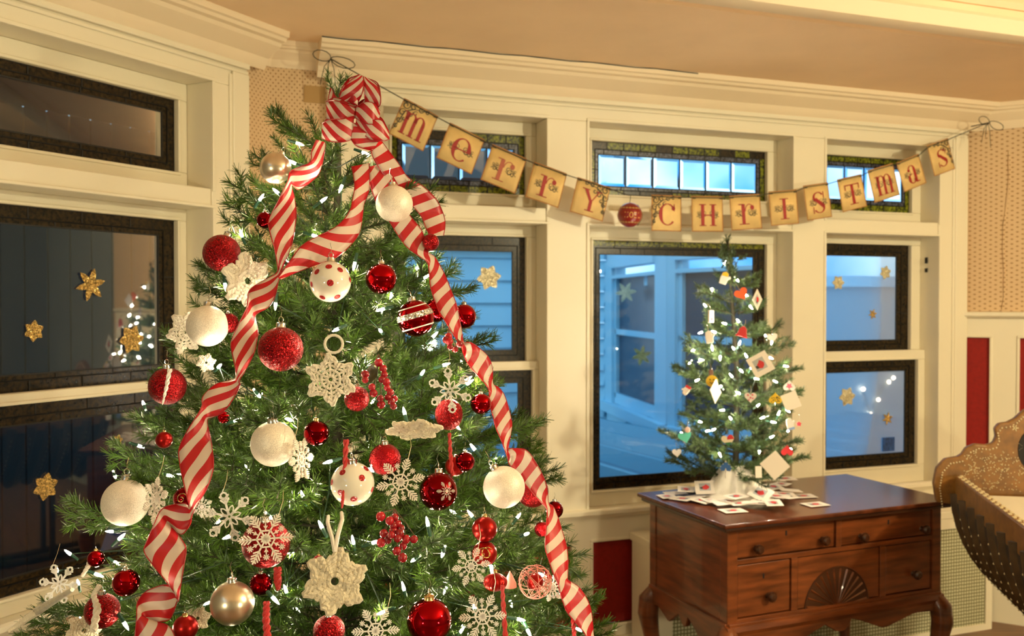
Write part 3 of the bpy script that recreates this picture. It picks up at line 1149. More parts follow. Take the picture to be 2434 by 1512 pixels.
def dots(o, c, r, spots):
    """red dots printed on a ball: spots = (angle right, angle up) as seen from the room"""
    F = facing(c)
    for (a, b, q) in spots:
        d = F.to_3x3() @ V((math.sin(a) * math.cos(b), math.sin(b), math.cos(a) * math.cos(b)))
        zz = d.normalized()
        xx = zz.orthogonal().normalized()
        m = MB()
        vs_, fs = [], []
        for i in range(4):
            th = q * i / 3
            for j in range(16):
                an = 2 * PI * j / 16
                vs_.append(zz * (math.cos(th) * (r + 0.0004)) + (xx * math.cos(an) + zz.cross(xx) * math.sin(an)) * (math.sin(th) * (r + 0.0004)))
        for i in range(3):
            for j in range(16):
                fs.append((i * 16 + j, i * 16 + (j + 1) % 16, (i + 1) * 16 + (j + 1) % 16, (i + 1) * 16 + j))
        m.add([c + p for p in vs_], fs)
        m.obj('dot', DOTR, o)


DOTR = glitter('red_dot_glitter', (0.40, 0.01, 0.012), 0.35, 0.3)

bauble(655, 400, 37, PEARL, 'champagne satin bauble at the upper left of the big tree', 1.0, lean=0.35)
bauble(937, 485, 44, WGLIT, 'frosted white bauble over the ribbon just below the bow', 1.06, lean=-0.1)
bauble(527, 602, 44, RGLIT, 'red glitter bauble hanging at the left edge near the window casing', 1.0, lean=0.3)
o, c, r, M = bauble(785, 670, 49, WGLOSS, 'white bauble with red dots in the upper middle of the big tree', 1.05)
dots(o, c, r, [(-0.1, 0.82, 0.16), (0.62, 0.62, 0.15), (-0.80, 0.50, 0.15), (0.0, -0.05, 0.16), (-1.1, -0.12, 0.13), (1.25, 0.1, 0.14), (0.5, -0.8, 0.15), (-0.6, -0.85, 0.15)])
bauble(906, 663, 37, RSHINY, 'mirror red bauble right of the dotted bauble, upper middle')
bauble(493, 775, 49, WGLIT, 'frosted white bauble at the left edge below the red glitter one', 1.03)
bauble(667, 830, 53, RGLIT, 'large red glitter bauble right beside the left ribbon', 1.05)
o, c, r, M = bauble(988, 757, 44, RSHINY, 'red mirror bauble with silver glitter bands', 1.02, lean=-0.2)
T = facing(c, roll=0.28) @ Matrix.Rotation(-PI / 2, 4, 'X')
for (z0, z1, mm, e) in ((0.02, 0.33, SILVG, 0.012), (0.60, 0.66, WPLAST, 0.003), (-0.52, -0.45, WPLAST, 0.003)):
    pr_ = [(math.sqrt(max(0, 1 - z * z)) * r * (1 + e), z * r) for z in [z0 + (z1 - z0) * i / 4 for i in range(5)]]
    MB().lathe(pr_, 36, T).obj('band', mm, o)
bauble(1103, 752, 29, RSHINY, 'red mirror bauble half behind the right ribbon against the window', 0.95)
bauble(398, 918, 44, RGLIT, 'red glitter bauble behind a twisted icicle at the left edge', 0.96)
bauble(390, 1046, 20, RSATIN, 'small copper red bauble deep in the left branches', 0.97, GOLD)
bauble(650, 1055, 54, WGLIT, 'frosted white bauble left of centre with a twig across it', 1.04)
bauble(752, 1030, 31, RDARK, 'dark mirror red bauble with gold cap between two pale baubles', 1.03, GOLD)
bauble(298, 1195, 55, WGLIT, 'large frosted white bauble at the far left of the tree', 1.0)
o, c, r, M = bauble(838, 1150, 52, WGLOSS, 'white bauble with red dots behind a red cord', 1.03)
dots(o, c, r, [(-0.55, 0.55, 0.15), (0.45, 0.25, 0.15), (-0.62, -0.4, 0.15), (0.08, -0.75, 0.16), (0.95, 0.72, 0.15), (-1.2, 0.1, 0.14), (1.2, -0.3, 0.14)])
bauble(915, 1092, 38, RCRACK, 'crackled red foil bauble above the fern snowflake', 1.0)
o, c, r, M = bauble(1042, 1168, 46, RDARK, 'dark red mirror bauble with a white snowflake printed on it', 1.05)
PRINTED = (o, c, r)
bauble(1105, 1098, 24, RDARK, 'small dark red bauble above the snowflake-printed one', 0.98)
bauble(1082, 1108, 24, RSATIN, 'copper red satin bauble tucked behind the red cord', 0.93)
bauble(1198, 1158, 50, WGLIT, 'frosted white bauble beside the right ribbon', 1.03, lean=-0.5)
bauble(1266, 1168, 38, RGLIT, 'red glitter bauble partly behind the right ribbon', 0.96)
bauble(1318, 1212, 21, RDARK, 'small dark red bauble peeping out right of the ribbon', 0.96)
bauble(1152, 1258, 30, RSATIN, 'red satin bauble with gold cap low on the right', 1.02, GOLD)
o, c, r, M = bauble(1152, 1316, 30, RSATIN, 'copper red bauble with gold swirls under the satin one', 0.98, GOLD)
sw = MB()
F_ = facing(c)
for a0 in (-0.5, 0.6):
    pts = []
    for i in range(26):
        t = i / 25
        rr, an = 0.62 * (1 - 0.8 * t), t * 7 + a0
        d = F_.to_3x3() @ V((rr * math.cos(an) + a0 * 0.4, rr * math.sin(an), 1.0)).normalized()
        pts.append(c + d.normalized() * (r + 0.0006))
    sw.tube(pts, 0.0009, 5)
sw.obj('gold_swirl', GOLDG, o)
bauble(228, 1328, 20, RSHINY, 'small red mirror bauble with a gold sprig at the lower left', 1.0, GOLD)
bauble(300, 1385, 32, RSHINY, 'red mirror bauble at the lower left, above a red glitter one', 1.02)
bauble(243, 1452, 41, RGLIT, 'red glitter bauble with a white cord over it at the lower left', 1.0)
bauble(441, 1492, 30, RSATIN, 'red satin bauble at the bottom edge beside the left ribbon', 1.0, GOLD)
bauble(552, 1434, 52, PEARL, 'champagne satin bauble at the bottom left of centre', 1.06)
bauble(1020, 1476, 54, RSHINY, 'large red mirror bauble with gold cap at the bottom', 1.06, GOLD)
bauble(782, 1500, 38, RGLIT, 'red glitter bauble at the bottom edge under the felt snowflake', 1.03)
bauble(848, 948, 30, RGLIT, 'red glitter bauble behind the crocheted snowflake', 0.97)
bauble(1067, 985, 33, RGLIT, 'red glitter egg bauble under the hexagon-ended snowflake', 0.97, kind='oval')
bauble(1143, 960, 25, RSHINY, 'small red mirror bauble left of the right ribbon', 0.99)
bauble(1177, 1384, 25, RSATIN, 'ridged red bauble low on the right', 1.0, GOLD, kind='onion')
bauble(630, 523, 20, RDARK, 'dark red bauble half hidden by the left ribbon near the top', 0.95)
bauble(632, 1292, 57, RGLIT, 'red glitter bauble behind the large fern snowflake', 0.99)
bauble(1024, 576, 20, RGLIT, 'small red glitter bauble on the right ribbon below the bow', 1.1, None)
bauble(757, 1335, 15, RGLIT, 'tiny red glitter bauble beside the felt snowflake', 0.97, GOLD)
bauble(543, 768, 24, RGLIT, 'small red glitter bauble behind the frosted one at the left', 0.93)
bauble(1036, 738, 28, RSHINY, 'red mirror bauble behind the silver-banded one', 0.93)
o, c, r, M = bauble(440, 1185, 28, RDARK, 'dark red bauble with gold scroll behind the left ribbon', 0.97)
sw = MB()
F_ = facing(c)
pts = []
for i in range(26):
    t = i / 25
    rr, an = 0.55 * (1 - 0.8 * t), t * 8
    pts.append(c + (F_.to_3x3() @ V((rr * math.cos(an) - 0.35, rr * math.sin(an), 1.0)).normalized()) * (r + 0.0006))
sw.tube(pts, 0.001, 5)
sw.obj('gold_scroll', GOLDG, o)
bauble(532, 992, 15, RSHINY, 'tiny red mirror bauble right of the left ribbon', 0.97)
bauble(620, 1388, 27, RDARK, 'dark red bauble with a ribbon tail in the shade below the fern snowflake', 0.94)
bauble(1288, 1258, 18, RCRACK, 'red foil bauble tucked left of the right ribbon', 0.95)
# ball of pink wire
c = surf(1272, 1383, 1.0)
pkr = 40 * c.y / FPX
pk = MB()
for j in range(16):
    ax = V((random.uniform(-1, 1), random.uniform(-1, 1), random.uniform(-1, 1))).normalized()
    xx = ax.orthogonal().normalized()
    yy = ax.cross(xx)
    of = random.uniform(-0.5, 0.5)
    q = math.sqrt(1 - of * of)
    pk.tube([c + (ax * of + (xx * math.cos(2 * PI * i / 24) + yy * math.sin(2 * PI * i / 24)) * q) * pkr for i in range(24)], 0.0007, 4, closed=True)
po = pk.obj('wire_ball', PINK)
tag(po, 'pink ball of wound wire low on the right beside the ribbon', 'ornament')
MB().sphere(c, pkr * 0.5, 14).obj('core', RSATIN, po)
guard(c, pkr)


# ---- snowflakes: strokes laid out flat, then given thickness
def strokes_plate(strokes, th, M, mb_=None):
    m = mb_ or MB()
    for pts, w in strokes:
        for i in range(len(pts) - 1):
            a, b = V((*pts[i], 0)), V((*pts[i + 1], 0))
            d = b - a
            if d.length < 1e-6:
                continue
            d.normalize()
            n = V((-d.y, d.x, 0)) * (w / 2)
            e = d * (w * 0.32)
            poly = [a - e + n * 0.6, a + n, b + n, b + e + n * 0.6, b + e - n * 0.6, b - n, a - n, a - e - n * 0.6]
            poly.reverse()
            m.prism([M @ (p - V((0, 0, th / 2))) for p in poly], (M.to_3x3() @ V((0, 0, th))))
    return m


def rot2(pts, a):
    ca, sa = math.cos(a), math.sin(a)
    return [(x * ca - y * sa, x * sa + y * ca) for x, y in pts]


def flake_hex(R):
    st = []
    for k in range(6):
        a = k * PI / 3 + PI / 2
        w = R * 0.085
        st.append((rot2([(R * 0.08, 0), (R * 0.74, 0)], a), w))
        for (x, l) in ((0.52, 0.16), (0.66, 0.17)):
            for s in (1, -1):
                st.append((rot2([(R * x, 0), (R * (x + 0.10), s * R * l * 0.55), (R * (x + 0.19), s * R * l)], a), w * 0.85))
        hx = [(R * 0.86 + R * 0.125 * math.cos(q * PI / 3), R * 0.125 * math.sin(q * PI / 3)) for q in range(7)]
        st.append((rot2(hx, a), w * 0.75))
        # petals of the centre
        pet = [(R * 0.06, 0), (R * 0.2, R * 0.085), (R * 0.36, R * 0.07), (R * 0.45, 0), (R * 0.36, -R * 0.07), (R * 0.2, -R * 0.085), (R * 0.06, 0)]
        st.append((rot2(pet, a + PI / 6), w * 0.55))
    return st


def flake_fern(R):
    st = []
    for k in range(6):
        a = k * PI / 3
        w = R * 0.062
        st.append((rot2([(0, 0), (R, 0)], a), w))
        for x, l in ((0.50, 0.20), (0.62, 0.22), (0.74, 0.18), (0.86, 0.11)):
            for s in (1, -1):
                st.append((rot2([(R * x, 0), (R * (x + l * 0.75), s * R * l * 0.75)], a), w * 0.85))
        st.append(([(R * 0.34 * math.cos(a), R * 0.34 * math.sin(a)), (R * 0.34 * math.cos(a + PI / 3), R * 0.34 * math.sin(a + PI / 3))], w * 0.9))
        b = a + PI / 6
        st.append((rot2([(R * 0.10, 0), (R * 0.20, 0)], b), w * 0.7))
        st.append((rot2([(R * 0.30, 0), (R * 0.60, 0)], b), w * 0.7))
        for s in (1, -1):
            st.append((rot2([(R * 0.38, 0), (R * 0.47, s * R * 0.06)], b), w * 0.6))
        for q in range(8):      # small star
            st.append((rot2([(R * 0.66, 0), (R * (0.66 + 0.11 * math.cos(q * PI / 4)), R * 0.11 * math.sin(q * PI / 4))], b), w * 0.55))
    for q in range(12):
        st.append(([(0, 0), (R * 0.16 * math.cos(q * PI / 6 + 0.26), R * 0.16 * math.sin(q * PI / 6 + 0.26))], w * 0.7))
    return st


def snowflake(x, y, rp, kind, m, label, k=1.08, roll=0.0, yaw=0.0, tilt=0.0, group=None, hang=True):
    c = surf(x, y, k, 0.012)
    R = rp * c.y / FPX
    M = facing(c, roll, yaw, tilt)
    o = strokes_plate(flake_hex(R) if kind == 'hex' else flake_fern(R), 0.003, M).obj('snowflake_ornament', m, smooth=False)
    tag(o, label, 'ornament', group)
    if hang:
        top = max((M @ V((R * math.cos(q * PI / 3 + (PI / 2 if kind == 'hex' else 0)), R * math.sin(q * PI / 3 + (PI / 2 if kind == 'hex' else 0)), 0)) for q in range(6)), key=lambda p: p.z)
        MB().tube([top, top + V((0.004, 0.01, 0.02)), top + V((0.0, 0.03, 0.035))], 0.0006, 4).obj('thread', SILVER, o)
    guard(c, R * 0.9 * (0.6 if abs(yaw) > 0.8 else 1))
    return o


snowflake(1070, 928, 54, 'hex', WPLAST, 'white snowflake with hexagon tips above a red egg bauble', 1.07, roll=0.12)
snowflake(545, 1228, 60, 'hex', WPLAST, 'white snowflake with hexagon tips overlapping the large fern snowflake', 1.03, roll=0.25)
snowflake(140, 1388, 48, 'hex', WPLAST, 'white snowflake with hexagon tips at the lower left window sill', 0.98, roll=0.3, yaw=0.5)
snowflake(632, 1281, 64, 'fern', FROST, 'large fern snowflake in front of a red glitter bauble', 1.09, roll=0.02)
snowflake(952, 1146, 58, 'fern', FROST, 'fern snowflake in the middle beside the printed red bauble', 1.09, roll=0.2)
snowflake(1120, 1346, 46, 'fern', WPLAST, 'fern snowflake low on the right below the copper bauble', 1.07, roll=0.15)
snowflake(1147, 1466, 56, 'fern', WPLAST, 'fern snowflake at the lower right beside a red cord stick', 1.07, roll=0.05)
snowflake(893, 1500, 56, 'fern', WPLAST, 'fern snowflake cut by the bottom edge left of the large red bauble', 1.07, roll=0.0)
snowflake(716, 1092, 56, 'fern', FROST, 'fern snowflake turned almost edge-on beside a frosted bauble', 1.05, roll=0.1, yaw=1.05)
snowflake(370, 1190, 56, 'fern', FROST, 'fern snowflake turned edge-on beside the far left frosted bauble', 1.02, roll=0.3, yaw=1.05)
snowflake(1312, 1396, 34, 'fern', WPLAST, 'small white snowflake behind the pink wire ball', 0.97, roll=0.2, yaw=0.5)
snowflake(480, 1205, 26, 'fern', WPLAST, 'small white snowflake just right of the left ribbon', 0.98, roll=0.5, hang=False)
# the snowflake printed on the dark red bauble
o, c, r = PRINTED
F_ = facing(c)
pm = MB()
for pts, w in flake_fern(0.55):
    if w < 0.02:
        continue
    q = []
    for i in range(len(pts) - 1):
        for t in (0, 0.33, 0.66, 1):
            x_ = pts[i][0] + (pts[i + 1][0] - pts[i][0]) * t + 0.45
            y_ = pts[i][1] + (pts[i + 1][1] - pts[i][1]) * t
            d = V((math.sin(x_) * math.cos(y_), math.sin(y_), math.cos(x_) * math.cos(y_)))
            q.append(c + (F_.to_3x3() @ d) * (r + 0.0003))
    pm.tube(q, w * r * 0.32, 4)
pm.obj('printed_snowflake', FROST, o)


# ---- crocheted and felt snowflakes: rounds of yarn
def star_round(R, tip, n=6, lobes=True):
    pts = []
    for i in range(n * 14):
        a = 2 * PI * i / (n * 14)
        t = abs(((a * n / (2 * PI)) % 1.0) - 0.5) * 2       # 1 at the points, 0 between
        rr = R * (1 - tip * (1 - t ** 1.3))
        if lobes:
            rr *= 1 + 0.055 * math.sin(a * n * 3.0)
        pts.append((rr * math.cos(a), rr * math.sin(a)))
    return pts


def crochet(x, y, rp, m, label, k=1.07, roll=0.0, yaw=0.0, tilt=0.0, dense=False, loop=None):
    c = surf(x, y, k, 0.012)
    R = rp * c.y / FPX
    M = facing(c, roll, yaw, tilt)
    o = MB()
    rounds = ((1.0, 0.38, 0.062), (0.84, 0.36, 0.055), (0.56, 0.16, 0.048), (0.36, 0.03, 0.055), (0.14, 0.0, 0.06)) if not dense else \
        ((1.0, 0.34, 0.085), (0.86, 0.34, 0.085), (0.70, 0.32, 0.085), (0.53, 0.24, 0.085), (0.36, 0.12, 0.08), (0.2, 0.0, 0.07))
    for q, (f, tip, th) in enumerate(rounds):
        P2 = star_round(R * f, tip, lobes=q < 2)
        pts = [M @ V((a, b, R * 0.03 * math.sin(i * 1.9) + (R * 0.02 if q % 2 else 0))) for i, (a, b) in enumerate(P2)]
        o.tube(pts, [R * th * (1 + 0.25 * math.sin(i * 2.4)) for i in range(len(pts))], 6, closed=True)
    for q in range(12 if not dense else 18):
        a = q * 2 * PI / (12 if not dense else 18)
        tipk = 0.92 if q % 2 == 0 else 0.56
        if dense:
            tipk = 0.62
        pts = [M @ V((R * f * math.cos(a), R * f * math.sin(a), 0)) for f in (0.18, 0.35, 0.5, tipk)]
        o.tube(pts, [R * 0.05, R * 0.045, R * 0.05, R * 0.04], 6)
    for q in range(6):        # filled points
        a = q * PI / 3
        for s in (-1, 1):
            pts = [M @ V((*rot2([(R * fx, s * R * fy)], a)[0], 0)) for fx, fy in ((0.62, 0.0), (0.66, 0.12), (0.78, 0.10), (0.88, 0.05), (0.95, 0.0))]
            o.tube(pts, R * 0.05, 6)
    ob = o.obj('crocheted_snowflake' if m is YARN else 'felt_snowflake', m)
    tag(ob, label, 'ornament')
    M = facing(c, 0.0, yaw, tilt)
    if loop == 'ring':
        cc = M @ V((R * 0.12, R * 1.36, 0))
        q = [cc + M.to_3x3() @ V((R * 0.34 * math.cos(2 * PI * i / 18), R * 0.34 * math.sin(2 * PI * i / 18), 0)) for i in range(18)]
        MB().tube(q, R * 0.055, 6, closed=True).obj('hanging_ring', m, ob)
        guard(cc, R * 0.45)
    elif loop == 'tape':
        t0 = M @ V((0.0, R * 0.9, 0.004))
        for (dx, h) in ((-0.22, 1.15), (0.24, 1.25)):
            pts = [t0 + V((0, 0, 0)), t0 + M.to_3x3() @ V((R * dx * 0.4, R * h * 0.4, 0)), t0 + M.to_3x3() @ V((R * dx, R * h * 0.8, -0.01)), t0 + M.to_3x3() @ V((R * dx * 0.9, R * h, -0.03))]
            MB().tube(pts, [0.004, 0.0035, 0.0035, 0.003], 6).obj('hanging_tape', WCARD, ob)
            guard(pts[2], 0.012)
    guard(c, R * 0.85 * (0.6 if abs(yaw) > 0.8 else 1))
    return ob


crochet(786, 902, 62, YARN, 'white crocheted snowflake with a ring loop in the middle of the tree', 1.08, roll=PI / 2 + 0.05, loop='ring')
crochet(796, 1382, 76, FELT, 'large felted cream snowflake hanging from a tape at the bottom', 1.10, roll=0.32, dense=True, loop='tape')
crochet(588, 668, 66, YARN, 'white crocheted snowflake half behind the left ribbon', 1.0, roll=0.6, yaw=0.55, tilt=-0.1, dense=True)
crochet(440, 790, 52, YARN, 'white crocheted snowflake behind the left frosted bauble', 0.98, roll=0.15, yaw=0.7)
crochet(985, 1022, 66, FELT, 'white felt snowflake lying flat on a branch at the centre', 1.0, roll=0.2, tilt=1.25, dense=True)
crochet(490, 862, 22, YARN, 'small crocheted flower right of the left frosted bauble', 0.98, roll=0.2, dense=True)
crochet(470, 1470, 30, FELT, 'small felt flake beside the bottom of the left ribbon', 0.93, roll=0.2, dense=True)
crochet(200, 1500, 42, FELT, 'felt snowflake hanging from a white cord at the lower left corner', 1.0, roll=0.2, dense=True)


# ---- icicles, cords and sticks
def stick(pts_px, rads, m, label, k=1.06, name='icicle_ornament', twist=True, cat='ornament', group=None):
    P = [surf(x, y, k, 0.014) for x, y in pts_px]
    # resample
    pts, rr = [], []
    n = 10
    for i in range(len(P) - 1):
        for j in range(n):
            t = j / n
            pts.append(P[i].lerp(P[i + 1], t))
            rr.append(rads[i] + (rads[i + 1] - rads[i]) * t)
    pts.append(P[-1])
    rr.append(rads[-1])
    o = MB()
    if twist:
        for ph in (0, PI):
            ax = (P[-1] - P[0]).normalized()
            x_ = ax.orthogonal().normalized()
            y_ = ax.cross(x_)
            o.tube([p + (x_ * math.cos(i * 0.9 + ph) + y_ * math.sin(i * 0.9 + ph)) * rr[i] * 0.5 for i, p in enumerate(pts)], [q * 0.75 for q in rr], 6)
    else:
        o.tube(pts, rr, 8)
    ob = o.obj(name, m)
    tag(ob, label, cat, group)
    for p in pts[::5]:
        guard(p, 0.010)
    return ob


stick([(404, 878), (396, 920), (386, 962)], [0.004, 0.0035, 0.0012], WPLAST, 'white twisted icicle in front of a red glitter bauble at the left', 1.04)
stick([(172, 1402), (90, 1452), (20, 1502)], [0.004, 0.009, 0.004], FELT, 'long white felt icicle lying across the lowest left branches', 1.0, twist=False)
stick([(215, 1325), (210, 1345), (195, 1370)], [0.004, 0.004, 0.003], YARN, 'curled white cord at the lower left above a light bulb', 1.0)
stick([(236, 1392), (222, 1415), (232, 1445), (222, 1500)], [0.004, 0.004, 0.006, 0.006], YARN, 'white looped cord hanging over the lower left red bauble', 1.06)
stick([(823, 1046), (820, 1110), (813, 1208)], [0.0045, 0.004, 0.002], CORDR, 'red twisted cord hanging in front of the dotted bauble', 1.09, name='twisted_cord')
stick([(1068, 1030), (1071, 1080), (1075, 1132)], [0.003, 0.0035, 0.003], CORDR, 'thin red cord above the printed red bauble', 1.08, name='twisted_cord')
stick([(660, 1352), (660, 1380), (662, 1402)], [0.006, 0.006, 0.003], CORDR, 'short red glitter tail below the fern snowflake', 1.03, name='twisted_cord')
stick([(634, 1432), (632, 1470), (636, 1520)], [0.005, 0.0055, 0.0055], CORDR, 'red glitter stick at the bottom right of the champagne bauble', 1.06, name='glitter_stick')
stick([(1194, 1392), (1197, 1450), (1202, 1520)], [0.0035, 0.004, 0.004], CORDR, 'red and white twisted stick below the ridged bauble', 1.06, name='twisted_cord')
stick([(1360, 1450), (1363, 1485), (1366, 1520)], [0.004, 0.004, 0.004], CORDR, 'red stick at the bottom right under the ribbon', 1.0, name='twisted_cord')


# ---- berry clusters
BME = MB().sphere((0, 0, 0), 1.0, 14).mesh('berry', BERRY)


def berries(cx, cy, label, spots, rp, leaf=None, k=1.05):
    root_p = surf(cx, cy, k, 0.01)
    root = tag(empty('berry_sprig', root_p), label, 'ornament')
    st = MB()
    top = surf(spots[0][0], spots[0][1] - 20, k, 0.0)
    for (x, y) in spots:
        p = surf(x, y, k, 0.008 + random.uniform(0, 0.022))
        r = rp * p.y / FPX * random.uniform(0.85, 1.1)
        inst('berry', BME, Matrix.Translation(p) @ Matrix.Diagonal((r, r, r, 1)), root)
        st.tube([p + V((0, 0.006, 0.006)), p.lerp(top, 0.5) + V((0, 0.015, 0.0)), top], 0.0009, 4)
        guard(p, r * 1.1)
    st.obj('stem', STEMM, root)
    if leaf:
        a, b = surf(*leaf[0], k, 0.006), surf(*leaf[1], k, 0.02)
        d = b - a
        sd = d.cross(V((0, -1, 0))).normalized() * d.length * 0.32
        m = MB()
        m.add([a, a + d * 0.3 + sd * 0.8, a + d * 0.65 + sd, b, a + d * 0.65 - sd * 0.8, a + d * 0.3 - sd * 0.8, a + d * 0.3 + V((0, 0.004, 0)), a + d * 0.65 + V((0, 0.004, 0))],
              [(0, 6, 1), (1, 6, 7, 2), (2, 7, 3), (0, 5, 6), (5, 4, 7, 6), (4, 3, 7)])
        lo = m.obj('leaf', LEAFM, root)
        s = lo.modifiers.new('thick', 'SOLIDIFY')
        s.thickness = 0.001
    return root


berries(905, 915, 'red berry sprig with a brown leaf beside the crocheted snowflake',
        [(900, 862), (911, 876), (914, 890), (908, 902), (918, 908), (920, 922), (868, 903), (884, 920), (888, 935), (904, 947), (928, 933), (930, 955), (938, 948), (906, 962), (935, 966), (868, 890), (922, 944)], 9.5, ((886, 868), (880, 912)))
berries(945, 1270, 'red berry bunch hanging below the middle fern snowflake',
        [(938, 1230), (945, 1245), (952, 1256), (905, 1228), (926, 1238), (935, 1262), (912, 1268), (922, 1284), (945, 1280), (965, 1282), (984, 1282), (958, 1298), (943, 1310), (957, 1326), (930, 1272), (906, 1290), (950, 1268), (935, 1250)], 11)
berries(1070, 818, 'short red berry strand left of the right ribbon', [(1066, 800), (1068, 812), (1070, 825), (1082, 831), (1060, 808), (1092, 818)], 8.5, None, 1.02)
berries(1300, 1378, 'single dark berries by the right ribbon at the bottom', [(1306, 1372), (1300, 1360)], 6, None, 1.0)
# glowing little cone
c = surf(1212, 1378, 0.98)
o = MB().lathe([(1e-5, 0.018), (0.006, 0.006), (0.012, -0.006), (0.013, -0.014), (1e-5, -0.016)], 12, Matrix.Translation(c)).obj('cone_ornament', PINK)
tag(o, 'small pink cone between the ridged bauble and the wire ball', 'ornament')


# ---- ribbons ---------------------------------------------------------------
def catmull(P, n=7):
    out = []
    k = len(P)
    for i in range(k - 1):
        p0, p1, p2, p3 = P[max(0, i - 1)], P[i], P[i + 1], P[min(k - 1, i + 2)]
        for j in range(n):
            t = j / n
            out.append(0.5 * ((2 * p1) + (p2 - p0) * t + (2 * p0 - 5 * p1 + 4 * p2 - p3) * t * t + (3 * p1 - p0 - 3 * p2 + p3) * t ** 3))
    out.append(P[-1])
    return out


RIBW = 0.062


def ribbon_mesh(Ls, Rs, name, parent, first_u=0.0, flatu=False, vsc=1.0, usc=1.0):
    """two edge lines -> striped band with a wired edge"""
    u = first_u
    us = [u]
    for i in range(1, len(Ls)):
        a_, b_ = (Ls[i] + Rs[i]) / 2, (Ls[i - 1] + Rs[i - 1]) / 2
        u += math.hypot(a_.x - b_.x, a_.z - b_.z) if flatu else (a_ - b_).length
        us.append(u * usc)
    m = MB()
    nv = 5
    vs_ = []
    for a, b in zip(Ls, Rs):
        for j in range(nv):
            t = j / (nv - 1)
            vs_.append(a.lerp(b, t))
    fs, uvs = [], []
    for i in range(len(Ls) - 1):
        for j in range(nv - 1):
            fs.append((i * nv + j, i * nv + j + 1, (i + 1) * nv + j + 1, (i + 1) * nv + j))
            v0, v1 = j / (nv - 1) * RIBW * vsc, (j + 1) / (nv - 1) * RIBW * vsc
            uvs.append([(us[i], v0), (us[i], v1), (us[i + 1], v1), (us[i + 1], v0)])
    m.add(vs_, fs, 0, uvs)
    o = m.obj(name, STRIPE, parent, angle=3.0)
    s = o.modifiers.new('thick', 'SOLIDIFY')
    s.thickness = 0.0005
    w = MB()
    w.tube(Ls, 0.0011, 4)
    w.tube(Rs, 0.0011, 4)
    return o, w


def ribbon(sections, label, k=1.05, vsc=1.0, usc=1.0):
    Lp, Rp = [], []
    for s in sections:
        x1, y1, x2, y2 = s[:4]
        dd = s[4] if len(s) > 4 else 0.0
        mid = surf((x1 + x2) / 2, (y1 + y2) / 2, k, 0.006)
        d = mid.y + dd
        wpx = math.hypot(x2 - x1, y2 - y1) * d / FPX
        tw = math.sqrt(max(0.0, RIBW ** 2 - wpx ** 2)) * 0.42      # the band turns away from view where it looks narrow
        sg = s[5] if len(s) > 5 else 1
        Lp.append(at(x1, y1, d - sg * tw / 2))
        Rp.append(at(x2, y2, d + sg * tw / 2))
    Ls, Rs = catmull(Lp, 6), catmull(Rp, 6)
    o, w = ribbon_mesh(Ls, Rs, 'striped_ribbon', None, 0.0, True, vsc, usc)
    tag(o, label, 'ribbon')
    w.obj('wired_edge', REDWIRE, o)
    for a, b in zip(Ls[::3], Rs[::3]):
        guard((a + b) / 2, max(0.012, (a - b).length * 0.5))
    return o


ribbon([(752, 332, 772, 338), (741, 358, 773, 348), (738, 384, 765, 392), (715, 396, 752, 420, .01), (690, 408, 712, 450, .01), (684, 430, 694, 442),
        (665, 470, 700, 470), (640, 522, 704, 508), (641, 548, 699, 556), (652, 590, 690, 592), (659, 628, 674, 630), (658, 648, 668, 652, .01, -1),
        (640, 660, 662, 668, .015, -1), (612, 675, 655, 700, .015, -1), (592, 692, 640, 728, .012, -1), (589, 712, 612, 745, .006), (586, 732, 606, 755), (570, 765, 612, 782),
        (550, 812, 612, 800), (552, 840, 604, 838), (559, 872, 583, 880), (560, 897, 568, 905, .01, -1), (545, 905, 570, 917, .015, -1),
        (512, 914, 553, 950, .015, -1), (483, 942, 530, 980, .012, -1), (480, 965, 505, 992, .006), (470, 985, 492, 1000), (445, 1025, 500, 1040),
        (426, 1066, 504, 1066), (427, 1100, 507, 1110), (437, 1150, 492, 1160), (447, 1192, 468, 1200), (449, 1205, 456, 1226, .012, -1), (438, 1197, 452, 1245, .018, -1),
        (400, 1203, 432, 1270, .018, -1), (382, 1214, 408, 1255, .012), (370, 1238, 415, 1262), (350, 1285, 436, 1290), (343, 1312, 442, 1310),
        (365, 1345, 436, 1350), (392, 1378, 428, 1400), (414, 1408, 424, 1428, .012, -1), (398, 1390, 420, 1432, .018, -1), (350, 1405, 405, 1470, .018, -1),
        (328, 1430, 380, 1478, .012, -1), (325, 1452, 355, 1478, .004), (325, 1470, 395, 1485), (321, 1512, 415, 1512), (318, 1560, 420, 1560)],
       'red and cream striped ribbon twisting down the left side of the tree', 1.07, 0.85, 0.75)
ribbon([(836, 396, 877, 388, .02), (843, 440, 877, 450), (837, 480, 865, 485), (832, 500, 862, 510), (815, 525, 855, 550), (790, 545, 838, 577), (755, 562, 800, 611), (718, 584, 755, 628), (690, 620, 715, 643), (670, 648, 685, 656), (661, 660, 668, 664)],
       'striped ribbon swooping from the bow across the front to the left ribbon', 1.08, 0.42, 0.85)
ribbon([(878, 340, 905, 333), (886, 372, 925, 360), (900, 397, 950, 393), (922, 426, 970, 422), (948, 452, 1005, 443), (974, 482, 1035, 472), (1000, 512, 1052, 504), (1012, 540, 1058, 532), (1022, 562, 1054, 560)],
       'short striped ribbon tail falling from the bow to the right', 1.04, 0.15)
